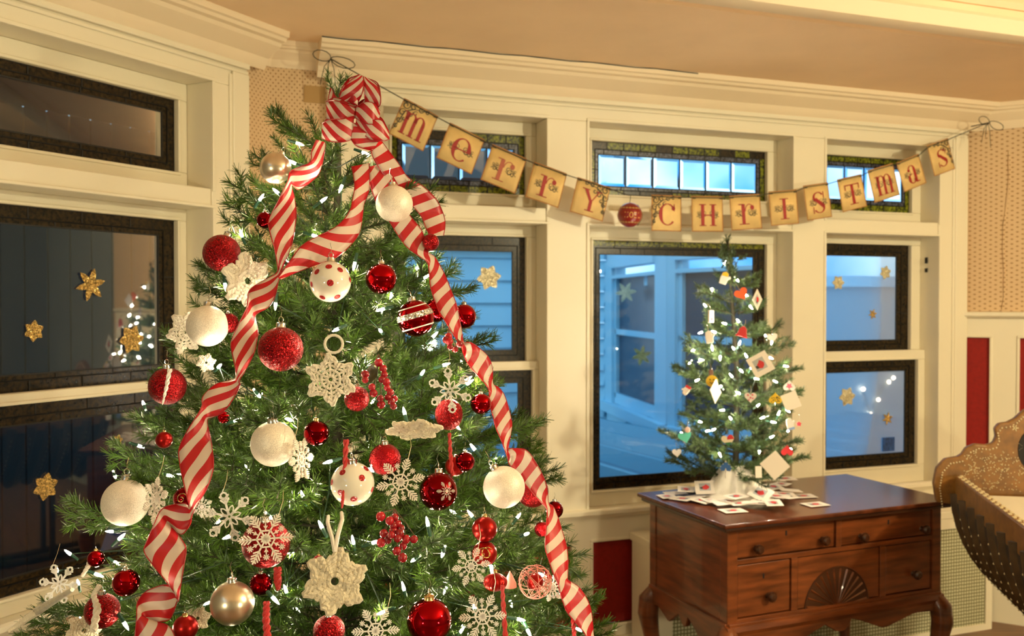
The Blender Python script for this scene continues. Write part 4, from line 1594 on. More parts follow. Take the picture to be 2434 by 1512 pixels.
ribbon([(875, 397, 905, 390, .02), (878, 430, 930, 415, .02), (890, 470, 950, 450, .02), (905, 500, 960, 490), (925, 525, 976, 515), (945, 558, 1000, 545), (968, 588, 1012, 575), (998, 610, 1018, 600), (1014, 622, 1032, 610), (1019, 635, 1042, 625),
        (1021, 660, 1058, 655), (1026, 692, 1073, 693), (1043, 738, 1086, 728), (1060, 765, 1092, 760), (1078, 795, 1098, 790), (1096, 825, 1102, 812), (1102, 842, 1120, 815, .008, -1),
        (1106, 852, 1142, 830), (1115, 868, 1163, 852), (1135, 892, 1171, 880), (1155, 914, 1171, 903), (1163, 930, 1174, 915), (1163, 942, 1186, 922), (1162, 957, 1200, 942), (1172, 990, 1212, 982), (1180, 1020, 1217, 1010),
        (1190, 1042, 1214, 1032), (1202, 1075, 1209, 1064), (1207, 1090, 1217, 1066, .006, -1), (1210, 1102, 1250, 1070), (1222, 1117, 1275, 1102), (1248, 1150, 1294, 1140), (1275, 1182, 1301, 1172), (1297, 1206, 1304, 1195),
        (1301, 1220, 1315, 1205), (1300, 1237, 1326, 1230), (1298, 1262, 1336, 1262), (1296, 1300, 1347, 1302), (1304, 1330, 1350, 1340), (1318, 1370, 1349, 1372), (1327, 1390, 1352, 1380), (1332, 1412, 1375, 1395), (1338, 1430, 1392, 1418),
        (1348, 1455, 1404, 1446), (1375, 1488, 1409, 1482), (1393, 1512, 1412, 1514), (1400, 1545, 1425, 1545)],
       'red and cream striped ribbon twisting down the right side of the tree', 1.05, 0.5, 1.12)

# ---- the bow at the top
bowp = surf(852, 292, 1.0)
bowp = at(846, 266, 1.95)
bow = empty('bow', bowp, label='big striped ribbon bow with many loops at the top of the tree', cat='bow')


def bow_piece(sections, vsc=1.0, back=0.0, name='loop'):
    """one loop or tail of the bow: edge points in view with a depth offset; back>0 adds the half of the loop behind"""
    if back:
        sections = [(a, b - 7, c, d - 7, e + back) for a, b, c, d, e in reversed(sections[1:])] + [(sections[0][0], sections[0][1], sections[0][2], sections[0][3], sections[0][4] + back * 0.45)] + list(sections)
    Lp = [at(a, b, 1.95 + e) for a, b, c, d, e in sections]
    Rp = [at(c, d, 1.95 + e) for a, b, c, d, e in sections]
    Ls, Rs = catmull(Lp, 7), catmull(Rp, 7)
    o, w_ = ribbon_mesh(Ls, Rs, name, bow, random.uniform(0, 0.1), False, vsc)
    w_.obj('wired_edge', REDWIRE, o)


bow_piece([(786, 208, 789, 212, .03), (781, 232, 797, 228, .025), (779, 252, 812, 244, .02)], 0.4, name='tail')
bow_piece([(851, 179, 863, 183, .0), (829, 195, 865, 199, -.012), (815, 213, 861, 222, -.016), (806, 234, 847, 252, -.004)], 0.9, 0.03)
bow_piece([(864, 184, 878, 188, .0), (865, 204, 897, 204, -.012), (866, 224, 904, 228, -.014), (868, 242, 903, 250, -.008), (860, 252, 885, 266, .0)], -0.9, 0.025)
bow_piece([(822, 226, 824, 240, -.005), (838, 220, 842, 246, -.014), (852, 230, 850, 252, -.010)], 0.3)
bow_piece([(777, 241, 779, 283, .01), (795, 239, 796, 288, -.012), (820, 246, 818, 288, -.018), (845, 257, 843, 281, -.010)], -0.7, 0.03)
bow_piece([(902, 262, 900, 282, .0), (888, 246, 889, 294, -.022), (866, 243, 868, 293, -.026), (847, 256, 845, 280, -.014)], 0.7, 0.03)
bow_piece([(922, 308, 924, 331, .0), (905, 286, 910, 335, -.018), (880, 285, 878, 330, -.024), (848, 275, 845, 300, -.014)], 0.8, 0.03)
bow_piece([(768, 292, 766, 330, .005), (785, 284, 784, 336, -.020), (812, 283, 812, 338, -.030), (842, 276, 838, 332, -.018)], -0.9, 0.035)
bow_piece([(842, 292, 834, 330, -.020), (866, 312, 846, 346, -.024), (886, 326, 868, 354, -.016), (900, 336, 886, 358, -.004)], 0.7, name='tail')
m = MB()
m.lathe([(1e-5, -0.014), (0.010, -0.010), (0.012, 0.0), (0.010, 0.010), (1e-5, 0.014)], 12, Matrix.Translation(bowp + V((0, 0.004, 0))))
m.obj('knot', REDWIRE, bow)
guard(bowp, 0.085)
guard(bowp + V((0, 0, 0.06)), 0.05)


# ---- branches --------------------------------------------------------------
def needle_cloud(segs, per_m, ln, wd, seed, ang=(0.55, 1.05)):
    """segs: (start, end, radius factor); returns verts, faces of single blades all around"""
    g = np.random.default_rng(seed)
    vs_, n = [], 0
    for a, b, f in segs:
        a, b = np.array(a), np.array(b)
        L_ = np.linalg.norm(b - a)
        k = max(4, int(L_ * per_m))
        t = g.random(k)
        ax = (b - a) / L_
        ref = np.array([0.3, 0.2, 0.93])
        x = np.cross(ax, ref)
        x /= np.linalg.norm(x)
        y = np.cross(ax, x)
        ph = g.random(k) * 2 * np.pi
        th = ang[0] + g.random(k) * (ang[1] - ang[0])
        th = th * (1 - 0.45 * t ** 4)
        rad = x[None] * np.cos(ph)[:, None] + y[None] * np.sin(ph)[:, None]
        d = ax[None] * np.cos(th)[:, None] + rad * np.sin(th)[:, None] + g.normal(0, 0.12, (k, 3))
        d /= np.linalg.norm(d, axis=1)[:, None]
        l = ln * f * (0.7 + 0.5 * g.random(k))
        p = a[None] + (b - a)[None] * t[:, None]
        s = np.cross(d, g.normal(0, 1, (k, 3)))
        s /= np.linalg.norm(s, axis=1)[:, None]
        s *= (wd * (0.8 + 0.4 * g.random(k)))[:, None]
        e = p + d * l[:, None]
        vs_.append(np.stack([p - s, p + s, e + s * 0.5, e - s * 0.5], 1).reshape(-1, 3))
    v = np.concatenate(vs_)
    return v


def np_mesh(name, v, m):
    n = len(v) // 4
    me = bpy.data.meshes.new(name)
    me.vertices.add(len(v))
    me.vertices.foreach_set('co', v.astype(np.float32).ravel())
    me.loops.add(len(v))
    me.loops.foreach_set('vertex_index', np.arange(len(v), dtype=np.int32))
    me.polygons.add(n)
    me.polygons.foreach_set('loop_start', np.arange(0, len(v), 4, dtype=np.int32))
    me.materials.append(m)
    me.update(calc_edges=True)
    return me


def branch_variant(L_, seed, tw, ln, wd, per_m, m, bare=0.18, step=0.05):
    r_ = random.Random(seed)
    stem = [V((L_ * t, 0, -0.02 * L_ * math.sin(PI * t) + 0.03 * L_ * t * t)) for t in (0, 0.25, 0.5, 0.75, 1.0)]
    sb = MB()
    sb.tube(stem, [0.003, 0.0028, 0.0022, 0.0018, 0.001], 5)
    segs = []
    for i in range(4):
        if i == 0:
            a = stem[0].lerp(stem[1], 0.55 if bare > 0.1 else 0.2)
            segs.append((a, stem[1], 0.9))
        else:
            segs.append((stem[i], stem[i + 1], 1.0))
    x = bare * L_ + 0.01
    side = 0
    while x < L_ * 0.97:
        t = x / L_
        p = V((x, 0, 0))
        l = min(tw, max(0.028, (L_ - x) * 0.7 + 0.014)) * r_.uniform(0.8, 1.15)
        an = (0.75 + r_.uniform(-0.15, 0.2)) * (1 if side % 2 else -1)
        up = r_.uniform(-0.15, 0.35) + (0.7 if side % 5 == 4 else 0) - (0.75 if side % 7 == 3 else 0)
        d = V((math.cos(an), math.sin(an), up)).normalized()
        e = p + d * l
        e2 = e + V((0.3 * l, 0, 0.12 * l))
        sb.tube([p, e, e2], [0.0016, 0.0012, 0.0007], 4)
        segs.append((p.lerp(e, 0.15), e, 0.95))
        segs.append((e, e2, 0.85))
        side += 1
        x += step * r_.uniform(0.62, 0.98)
    return sb.mesh('branch', BARK), np_mesh('needles', needle_cloud(segs, per_m, ln, wd, seed), m)


BIGV = []
for i, L_ in enumerate((0.10, 0.17, 0.25, 0.34, 0.44, 0.55, 0.67)):
    for q in range(2):
        BIGV.append((L_, *branch_variant(L_, 100 + i * 7 + q, 0.100, 0.0245, 0.00095, 1500, NEED)))


def place_branch(root_p, tip_p, variants, parent, roll=0.0, fixed=False):
    d = tip_p - root_p
    L_ = d.length
    cand = sorted(variants, key=lambda q: abs(q[0] - L_) + random.uniform(0, 0.02))[0]
    x = d.normalized()
    y = V((0, 0, 1)).cross(x)
    if y.length < 1e-3:
        y = V((0, 1, 0))
    y.normalize()
    z = x.cross(y)
    sc_ = L_ / cand[0]
    M = basis(root_p, x, y, z) @ Matrix.Rotation(roll, 4, 'X') @ Matrix.Diagonal((sc_, sc_, sc_, 1))
    b = inst('branch', cand[1], M, parent)
    nn = inst('needles', cand[2], M, b)
    nn['kind'] = 'stuff'
    return b


def hides(root_p, tip_p, pad=16, lim=2):
    hit_ = 0
    for t in (0.55, 0.75, 0.9, 1.0):
        p = root_p.lerp(tip_p, t)
        x, y, d = proj(p)
        pp = pad * (1.6 if t < 1 else 1.0)
        for gx, gy, gr, gd in GUARD:
            if d < gd + 0.01 and (x - gx) ** 2 + (y - gy) ** 2 < (gr + pp) ** 2:
                hit_ += 1
                break
    return hit_


tree = empty('christmas_tree', TAX, label='tall green artificial christmas tree hung with red and white ornaments', cat='christmas tree')
MB().tube([TAX + V((0, 0, 0.0)), TAX + V((0, 0, 1.0)), TAX + V((0.01, 0, 2.08))], [0.022, 0.018, 0.006], 10).obj('trunk', BARK, tree)
st_ = MB()
for q in range(3):
    a_ = q * 2 * PI / 3 + 0.4
    st_.tube([TAX + V((0, 0, 0.16)), TAX + V((0.25 * math.cos(a_), 0.25 * math.sin(a_), 0.02))], 0.012, 8)
st_.obj('stand', GWIRE, tree)
nb = 0
TIPS = []
z = 0.50
lvl = 0
while z < 1.92:
    R_ = trad(z) * (1.0 if z < 1.68 else max(0.45, 1.0 - 1.5 * (z - 1.68)))
    n = max(4, int(6 + R_ * 22)) if z > 0.65 else 14
    for i in range(n):
        for tr_ in range(14):
            az = 2 * PI * (i + 0.5 * (lvl % 2)) / n + random.uniform(-0.2, 0.2)
            f = random.uniform(0.78, 1.02) if tr_ < 8 else random.uniform(0.55, 0.85)
            tip = TAX + V((R_ * f * math.cos(az), R_ * f * math.sin(az), z + random.uniform(-0.03, 0.03)))
            el = 0.12 + 0.28 * (z - 0.5) / 1.5
            rp = TAX + V((0.012 * math.cos(az), 0.012 * math.sin(az), tip.z - R_ * f * math.tan(el) - 0.01))
            if hides(rp, tip) == 0:
                break
            if tr_ > 9 and hides(rp, tip, 4) == 0:
                break
        else:
            f = 0.5
            tip = TAX + V((R_ * f * math.cos(az), R_ * f * math.sin(az), z))
            rp = TAX + V((0.01 * math.cos(az), 0.01 * math.sin(az), z - R_ * f * 0.2))
        place_branch(rp, tip, BIGV, tree, random.uniform(-0.5, 0.5))
        TIPS.append(tip)
        nb += 1
    z += 0.078 + 0.012 * (2.0 - z)
    lvl += 1
# branches whose tips stand out against the walls
for (x, y, rx, ry, dd) in ((648, 268, 790, 380, 0.0), (690, 300, 800, 400, .03), (540, 440, 780, 560, 0.0), (535, 492, 780, 600, .04), (600, 372, 780, 470, .05), (1046, 488, 800, 560, -.08), (1125, 690, 830, 760, 0.0), (1085, 655, 830, 740, .03),
                           (1285, 1020, 850, 1080, 0.0), (1285, 1085, 850, 1150, .03), (1392, 1335, 860, 1360, 0.0), (1330, 1130, 860, 1200, .05), (1345, 1265, 850, 1300, .08), (85, 1470, 700, 1440, .05), (60, 1500, 700, 1480, 0.0), (150, 1238, 700, 1280, .0), (255, 1095, 720, 1150, .03), (330, 1010, 720, 1080, .06),
                           (395, 815, 760, 900, .05), (465, 690, 760, 780, .03), (470, 640, 760, 740, .05), (640, 1000, 720, 1090, -.46), (1400, 1420, 860, 1420, .06), (812, 182, 806, 250, -.03), (785, 345, 800, 420, -.08)):
    tip = at(x, y, TD + dd)
    rt = at(rx, ry, TD)
    rt = V((TAX.x + (rt.x - TAX.x) * 0.25, TAX.y, rt.z))
    place_branch(rt, tip, BIGV, tree, random.uniform(-0.5, 0.5))
    nb += 1
print('big tree branches', nb)

# ---- light strings
BULBME = MB().lathe([(0.0024, -0.005), (0.0031, 0.0), (0.0029, 0.005), (0.0015, 0.012), (1e-5, 0.015)], 8).mesh('bulb', BULB)
BULBME2 = MB().lathe([(0.0024, -0.005), (0.0031, 0.0), (0.0029, 0.005), (0.0015, 0.012), (1e-5, 0.015)], 8).mesh('bulb', BULB2)
SOCKME = MB().lathe([(0.0030, -0.022), (0.0036, -0.010), (0.0036, -0.004), (0.0028, -0.003)], 8).mesh('socket', SOCK)


def light_string(name, pts, label, bulbme, axis):
    root = tag(empty(name, axis), label, 'string lights')
    for p in pts:
        M = Matrix.Translation(p) @ Matrix.Rotation(random.uniform(-1.3, 1.3), 4, 'X') @ Matrix.Rotation(random.uniform(-1.3, 1.3), 4, 'Y') @ Matrix.Rotation(random.choice((0, PI)), 4, 'X')
        b = inst('bulb', bulbme, M, root)
        inst('socket', SOCKME, M, b)
    # wire winding round the tree through the sockets
    order = sorted(pts, key=lambda p: (round(p.z / 0.16), math.atan2(p.y - axis.y, p.x - axis.x) * (1 if int(round(p.z / 0.16)) % 2 else -1)))
    W_ = MB()
    path = []
    for i in range(len(order) - 1):
        a, b = order[i], order[i + 1]
        path.append(a)
        if (a - b).length > 0.08:
            mid = (a + b) / 2
            path.append(V((axis.x + (mid.x - axis.x) * 0.72, axis.y + (mid.y - axis.y) * 0.72, mid.z - 0.02)))
    path.append(order[-1])
    W_.tube(path, 0.0011, 4)
    W_.obj('wire', GWIRE, root)
    return root


bul = [(700, 388), (618, 474), (660, 458), (765, 478), (812, 443), (898, 352), (535, 677), (655, 722), (843, 627), (910, 735), (905, 787), (1030, 800), (803, 782), (613, 938),
       (543, 928), (1003, 888), (1055, 868), (1112, 912), (864, 938), (690, 998), (962, 983), (1078, 1012), (785, 1097), (885, 1118), (1127, 1067), (1017, 1247), (765, 1253), (888, 1290),
       (1053, 1315), (285, 1280), (640, 1228), (650, 1422), (265, 1435), (296, 1482), (229, 1365), (545, 1275), (912, 1455), (1168, 1348), (1250, 1270), (1290, 1368), (1335, 1412), (1255, 1500),
       (1380, 1498), (1232, 1472), (1128, 1446), (520, 872), (1108, 905), (1083, 1010), (680, 1405), (355, 1265), (500, 1430), (720, 1180), (480, 1080), (1180, 1100), (965, 560), (745, 560), (575, 560), (430, 1330),
       (960, 1400), (840, 1290), (1060, 1400), (700, 1310), (400, 1130), (330, 1060), (590, 1120), (930, 700), (740, 930), (1010, 660), (870, 860), (560, 1000), (1230, 1230), (1080, 1220), (820, 560), (985, 1330)]
pts = []
for i, (x, y) in enumerate(bul):
    pts.append(surf(x, y, 0.97 if i < 48 else 0.72, 0.0))
for i in range(26):          # round the side towards the left wall, mirrored in its window
    z_ = random.uniform(0.6, 1.7)
    az = random.uniform(2.0, 3.4)
    f = random.uniform(1.0, 1.06)
    pts.append(TAX + V((trad(z_) * f * math.cos(az), trad(z_) * f * math.sin(az), z_)))
for i in range(40):
    z_ = random.uniform(0.55, 1.95)
    az = random.uniform(0, 2 * PI)
    f = random.uniform(0.35, 0.7) if math.sin(az) < 0.2 else random.uniform(0.5, 0.95)
    pts.append(TAX + V((trad(z_) * f * math.cos(az), trad(z_) * f * math.sin(az), z_)))
light_string('string_lights', pts, 'warm white string lights wound round the tall tree', BULBME, TAX + V((0, 0, 1.0)))

# ================================================================== THE BANNER
def R_(x0, y0, x1, y1):
    return [[(x0, y0), (x1, y0), (x1, y1), (x0, y1)]]


def A_(cx, cy, rx, ry, a0, a1, thick, thin, n=18):
    out = []
    for i in range(n):
        q = []
        for a in (a0 + (a1 - a0) * i / n, a0 + (a1 - a0) * (i + 1) / n):
            th = thin + (thick - thin) * abs(math.cos(a)) ** 1.4
            q.append(((cx + rx * math.cos(a), cy + ry * math.sin(a)), (cx + (rx - th) * math.cos(a), cy + (ry - min(th, thin * 1.6)) * math.sin(a))))
        out.append([q[0][0], q[1][0], q[1][1], q[0][1]])
    return out


def D_(cx, cy, r):
    return [[(cx + r * math.cos(2 * PI * i / 14), cy + r * math.sin(2 * PI * i / 14)) for i in range(14)]]


def SER(x0, x1, y=0.0, h=0.04):
    return R_(x0, y, x1, y + h)


GL = {
    'm': R_(.08, 0, .24, .93) + R_(.50, 0, .66, .66) + R_(.92, 0, 1.08, .66) + SER(.0, .34) + SER(.42, .75) + SER(.84, 1.18) + SER(-.02, .2, .90) + A_(.38, .62, .28, .33, 0, PI, .16, .035) + A_(.80, .62, .28, .33, 0, PI, .16, .035),
    'e': A_(.5, .5, .45, .5, 0.02, 5.45, .2, .035, 26) + R_(.14, .47, .93, .52),
    'r': R_(.18, 0, .36, .93) + SER(.02, .56) + SER(.02, .3, .90) + A_(.60, .60, .25, .33, .7, PI, .05, .035) + D_(.76, .76, .11),
    'Y': [[(.06, 1), (.26, 1), (.60, .44), (.44, .44)], [(.84, 1), (.90, 1), (.56, .44), (.50, .44)]] + R_(.43, 0, .60, .46) + SER(.28, .76) + SER(-.04, .36, .96) + SER(.70, 1.02, .96),
    'C': A_(.52, .5, .47, .5, .75, 5.55, .2, .035, 26) + D_(.84, .78, .10) + R_(.86, .66, .91, .98),
    'H': R_(.10, 0, .28, 1) + R_(.68, 0, .86, 1) + R_(.28, .47, .68, .52) + SER(0, .38) + SER(.58, .96) + SER(0, .38, .96) + SER(.58, .96, .96),
    'I': R_(.28, 0, .46, 1) + SER(.12, .62) + SER(.12, .62, .96),
    'S': A_(.46, .74, .33, .26, .5, PI * 1.25, .13, .035) + [[(.17, .66), (.34, .74), (.84, .36), (.68, .24)]] + A_(.48, .27, .35, .27, -PI * .85, PI * .3, .13, .035) + R_(.10, .0, .15, .32) + R_(.76, .70, .81, 1.0),
    'T': R_(.38, 0, .56, 1) + SER(.2, .74) + R_(.0, .95, .94, 1.0) + [[(.0, 1), (.05, 1), (.05, .72), (.0, .74)], [(.89, 1), (.94, 1), (.94, .74), (.89, .72)]],
    'a': R_(.54, .06, .72, .72) + SER(.60, .88, 0.0, .06) + A_(.43, .70, .29, .28, 0, PI * .82, .18, .035) + D_(.22, .74, .09) + A_(.37, .26, .31, .27, PI * .42, PI * 1.95, .2, .035),
    'N': R_(.05, 0, .17, 1) + R_(.68, 0, .80, 1) + [[(.05, 1), (.2, 1), (.80, 0), (.65, 0)]],
    'O': A_(.45, .5, .42, .5, 0, 2 * PI, .14, .11, 26),
    'E': R_(.05, 0, .19, 1) + R_(.05, 0, .62, .12) + R_(.05, .44, .52, .56) + R_(.05, .88, .62, 1),
    'L': R_(.05, 0, .19, 1) + R_(.05, 0, .60, .12),
}
GW = {'m': 1.16, 'e': .95, 'r': .85, 'Y': .98, 'C': .98, 'H': .96, 'I': .74, 'S': .9, 'T': .94, 'a': .88}


def flat(polys, M, z, mb_=None):
    m = mb_ or MB()
    for p in polys:
        q = [M @ V((x, y, z)) for x, y in p]
        # keep them facing out
        a = sum(p[i][0] * p[(i + 1) % len(p)][1] - p[(i + 1) % len(p)][0] * p[i][1] for i in range(len(p)))
        if a < 0:
            q.reverse()
        m.add(q, [tuple(range(len(q)))])
    return m


def curl(cx, cy, r, a0, turns, s=1, n=16):
    return [(cx + r * (1 - 0.8 * i / n) * math.cos(a0 + s * turns * 2 * PI * i / n), cy + r * (1 - 0.8 * i / n) * math.sin(a0 + s * turns * 2 * PI * i / n)) for i in range(n + 1)]


def line_polys(pts, w):
    out = []
    for i in range(len(pts) - 1):
        (x0, y0), (x1, y1) = pts[i], pts[i + 1]
        d = math.hypot(x1 - x0, y1 - y0) or 1
        k = w * (0.5 + 0.7 * math.sin(PI * (i + 0.5) / (len(pts) - 1)))
        nx, ny = -(y1 - y0) / d * k / 2, (x1 - x0) / d * k / 2
        out.append([(x0 - nx, y0 - ny), (x1 - nx, y1 - ny), (x1 + nx, y1 + ny), (x0 + nx, y0 + ny)])
    return out


def flourish_mid(a, b):
    """two sprays of curls through the letter's middle; a,b half sizes of the card"""
    out = []
    for s in (-1, 1):
        for (cx, cy, r, t) in ((.34, -.10, .16, 1.3), (.52, -.16, .13, 1.2), (.62, .02, .09, 1.1), (.22, .02, .13, 1.0), (.45, .06, .10, 1.2)):
            out += line_polys(curl(s * cx * a, cy * b, r * a, 0.6 if s > 0 else PI - 0.6, t, s), 0.0022)
        out += line_polys([(s * a * .1, -.08 * b), (s * a * .3, -.22 * b), (s * a * .5, -.05 * b), (s * a * .72, -.18 * b)], 0.0026)
    return out


def flourish_corner(a, b, sx):
    out = []
    for (cx, cy, r, t, s) in ((.75, .72, .22, 1.3, 1), (.35, .78, .20, 1.2, -1), (-.05, .82, .16, 1.2, 1), (.80, .30, .20, 1.3, -1), (.45, .40, .20, 1.1, 1), (.82, -.12, .17, 1.2, 1), (.15, .52, .14, 1.1, -1), (.85, -.48, .13, 1.2, -1), (-.42, .85, .12, 1.2, -1), (.62, .05, .12, 1.0, 1)):
        out += line_polys(curl(sx * cx * a, cy * b, r * a, 0.8, t, s * sx), 0.0034)
    out += line_polys([(sx * .95 * a, -.7 * b), (sx * .8 * a, -.2 * b), (sx * .7 * a, .4 * b), (sx * .3 * a, .7 * b), (-sx * .5 * a, .9 * b)], 0.0036)
    return out


BW = 0.115        # gap between the cards and the casing
CARDS = [('m', 960, 232, 1042, 275, 1008, 360, 925, 318, 'first card of the banner, letter m with a scrolled corner', -1),
         ('e', 1070, 290, 1154, 333, 1122, 413, 1037, 376, 'banner card with a red letter e, right of the first m', 0),
         ('r', 1172, 340, 1250, 378, 1227, 460, 1143, 428, 'banner card with a pale worn red letter r, third from the tree', 0),
         ('r', 1270, 385, 1350, 412, 1328, 495, 1249, 467, 'banner card with a red letter r before the letter Y', 0),
         ('Y', 1372, 420, 1449, 445, 1436, 528, 1357, 503, 'banner card with a letter Y and scrolls on its right side', 1),
         ('C', 1548, 463, 1621, 465, 1620, 551, 1551, 548, 'banner card with a letter C and scrolls on its left side', -1),
         ('H', 1643, 466, 1718, 466, 1721, 551, 1647, 550, 'banner card with a letter H above the small tree', 0),
         ('r', 1735, 465, 1804, 461, 1813, 543, 1742, 548, 'banner card with a red letter r after the letter H', 0),
         ('I', 1824, 455, 1890, 452, 1902, 530, 1840, 537, 'banner card with a letter I in front of the window post', 0),
         ('S', 1908, 442, 1968, 433, 1981, 515, 1922, 524, 'banner card with a large letter S before the letter T', 0),
         ('T', 1987, 428, 2046, 413, 2066, 490, 2007, 503, 'banner card with a letter T at the right window', 0),
         ('m', 2061, 405, 2118, 390, 2145, 460, 2083, 482, 'banner card with a letter m near the right end', 0),
         ('a', 2133, 387, 2186, 364, 2205, 435, 2147, 457, 'banner card with a letter a, last but one', 0),
         ('S', 2203, 345, 2256, 328, 2272, 400, 2222, 420, 'last card of the banner, letter s with a scrolled corner', 1)]
strp = []
for (ch, x0, y0, x1, y1, x2, y2, x3, y3, lab, deco) in CARDS:
    q = [FB.P(*FB.hit(x, y, BW), BW) for x, y in ((x0, y0), (x1, y1), (x2, y2), (x3, y3))]
    c = sum(q, V()) / 4
    X = ((q[1] - q[0]) + (q[2] - q[3]))
    a = X.length / 4
    X.normalize()
    b = ((q[0] - q[3]).length + (q[1] - q[2]).length) / 4
    yaw = random.uniform(-0.06, 0.06)
    N_ = (FB.n + X * yaw).normalized()
    X = (X - N_ * X.dot(N_)).normalized()
    Y = N_.cross(X)
    M = basis(c, X, Y, N_)
    root = empty('letter_card', c, label=lab, cat='banner card', group='letter cards of the banner')
    card = MB()
    nx = 8
    vs_, fs = [], []
    for i in range(nx + 1):         # slightly curled paper
        t = -1 + 2 * i / nx
        for s in (-1, 1):
            vs_.append(M @ V((a * t, b * s, -0.004 * t * t)))
    for i in range(nx):
        fs.append((2 * i, 2 * i + 2, 2 * i + 3, 2 * i + 1))
    card.add(vs_, fs)
    co = card.obj('card', CARD, root)
    so = co.modifiers.new('thick', 'SOLIDIFY')
    so.thickness = 0.0008
    so.offset = -1
    ed = MB()
    e = 0.0035
    for (u0, v0, u1, v1) in ((-1, -1, 1, -1), (-1, 1, 1, 1), (-1, -1, -1, 1), (1, -1, 1, 1)):
        P0, P1 = (u0 * a, v0 * b), (u1 * a, v1 * b)
        n_ = 8 if v0 == v1 else 1
        for i in range(n_):
            t0, t1 = i / n_, (i + 1) / n_
            ax, bx = P0[0] + (P1[0] - P0[0]) * t0, P0[0] + (P1[0] - P0[0]) * t1
            ay, by = P0[1] + (P1[1] - P0[1]) * t0, P0[1] + (P1[1] - P0[1]) * t1
            zz = lambda x: -0.004 * (x / a) ** 2 + 0.0004
            ux, uy = (0, -v0 * e) if v0 == v1 else (-u0 * e, 0)
            ed.add([M @ V((ax, ay, zz(ax))), M @ V((bx, by, zz(bx))), M @ V((bx + ux, by + uy, zz(bx))), M @ V((ax + ux, ay + uy, zz(ax)))], [(0, 1, 2, 3)])
    ed.obj('burnt_edge', CEDGE, root, smooth=False)
    h = b * (1.26 if ch in 'mer' else 1.22) * (1.0 if not lab.startswith('last') else 0.9)
    w = GW[ch] * h * (0.86 if ch == 'm' else 0.95)
    G = [[(-w / 2 + x * w / GW[ch], -h * 0.56 + y * h) for x, y in p] for p in GL[ch]]
    fl = flourish_mid(a, b) if not deco else flourish_corner(a, b, deco)
    flat(fl, M, 0.0006 if deco else 0.0006).obj('flourish', FLOUR, root, smooth=False)
    lm = LETTER
    if 'pale' in lab:
        lm = mat('letter_red_worn', (0.42, 0.10, 0.055), 0.6)
    flat(G, M, 0.0011).obj('letter', lm, root, smooth=False)
    cl = MB()
    for s in (-1, 1):
        cl.box(M @ Matrix.Translation((s * a * 0.86, b * 0.86, 0.001)), a * 0.20, 0.003, 0.002)
    cl.obj('slit', TWINE, root, smooth=False)
    strp += [M @ V((-a * 0.9, b * 0.9, 0.002)), M @ V((a * 0.9, b * 0.9, 0.002))]
# twine with its bows
e0 = FB.P(*FB.hit(786, 140, 0.10), 0.10)
e1 = FB.P(*FB.hit(2348, 292, 0.16), 0.16)
ball_c = FB.P(*FB.hit(1497, 511, BW + 0.02), BW + 0.02)
strp.insert(10, ball_c + V((0, 0, 0.085)) - FB.n * 0.02)
sp = [e0] + strp + [e1]
root = empty('banner_twine', e0, label='dark twine strung between two nails that carries the letter cards', cat='twine')
MB().tube(sp, 0.0022, 5).obj('twine', TWINE, root)
for (p, sg) in ((e0, 1), (e1, 1)):
    for (dx, dz, l) in ((-0.045, 0.01, 1), (0.06, -0.018, 1)):
        q = []
        for i in range(13):
            t = i / 12 * 2 * PI
            q.append(p + FB.u * (dx * (1 - math.cos(t)) / 2 * 1.5) + V((0, 0, dz * math.sin(t / 2) + 0.020 * math.sin(t))) + FB.n * 0.01)
        MB().tube(q, 0.0018, 5).obj('bow_loop', TWINE, root)
    for (dx, dz) in ((-0.04, -0.10), (0.02, -0.12), (-0.015, -0.07)):
        MB().tube([p, p + FB.u * dx * 0.6 + V((0, 0, dz * 0.3)), p + FB.u * dx + V((0, 0, dz))], 0.0014, 5).obj('loose_end', TWINE, root)
    MB().tube([p - FB.n * 0.10, p + FB.n * 0.004], 0.0025, 6).obj('nail', LEAD, root)

# the round NOEL ornament between the two words
rN = 29 * ball_c.y / FPX
F_ = facing(ball_c, roll=-0.06)
noel = MB().lathe([(a, b * 1.0) for a, b in ball_profile(rN, 20)], 32, Matrix.Translation(ball_c)).obj('noel_bauble', mat('noel_red', (0.24, 0.012, 0.010), 0.3, coat=0.3))
tag(noel, 'dark red bauble reading NOEL between the two words of the banner', 'bauble')


def on_ball(polys, x0, y0, sx, sy, up=0.0006):
    m = MB()
    for p in polys:
        q = []
        for (x, y) in p:
            lon, lat = x0 + x * sx, y0 + y * sy
            d = V((math.sin(lon) * math.cos(lat), math.sin(lat), math.cos(lon) * math.cos(lat)))
            q.append(ball_c + (F_.to_3x3() @ d) * (rN + up))
        m.add(q, [tuple(range(len(q)))])
    return m


GOLDP = mat('gold_print', (0.75, 0.42, 0.10), 0.4)
for i, ch in enumerate('NOEL'):
    on_ball(GL[ch], -0.45 + i * 0.40, -0.22, 0.38, 0.48).obj('letter', GOLDP, noel, smooth=False)
GOLDD = mat('gold_leaf_print', (0.45, 0.27, 0.08), 0.45)
for lat in (0.62, -0.62):
    m = MB()
    for i in range(9):
        on = on_ball([[(math.cos(2 * PI * q / 10) * (1 + 0.5 * math.sin(q * 3)), math.sin(2 * PI * q / 10)) for q in range(10)]], -1.3 + i * 0.32, lat, 0.13, 0.075)
        m.v += [] if False else []
        m.add(on.v, on.f)
    m.obj('leaf_border', GOLDD, noel, smooth=False)
MB().tube([ball_c + V((0, 0, rN)), ball_c + V((0.004, 0, rN + 0.03)), strp[10]], 0.0014, 5).obj('hanger', TWINE, noel)
q = []
for i in range(16):
    t = i / 15
    q.append(ball_c + FB.u * (rN * (0.9 + 0.45 * math.sin(t * PI))) + V((0, 0, rN * (0.9 - 1.7 * t))) - FB.n * 0.02)
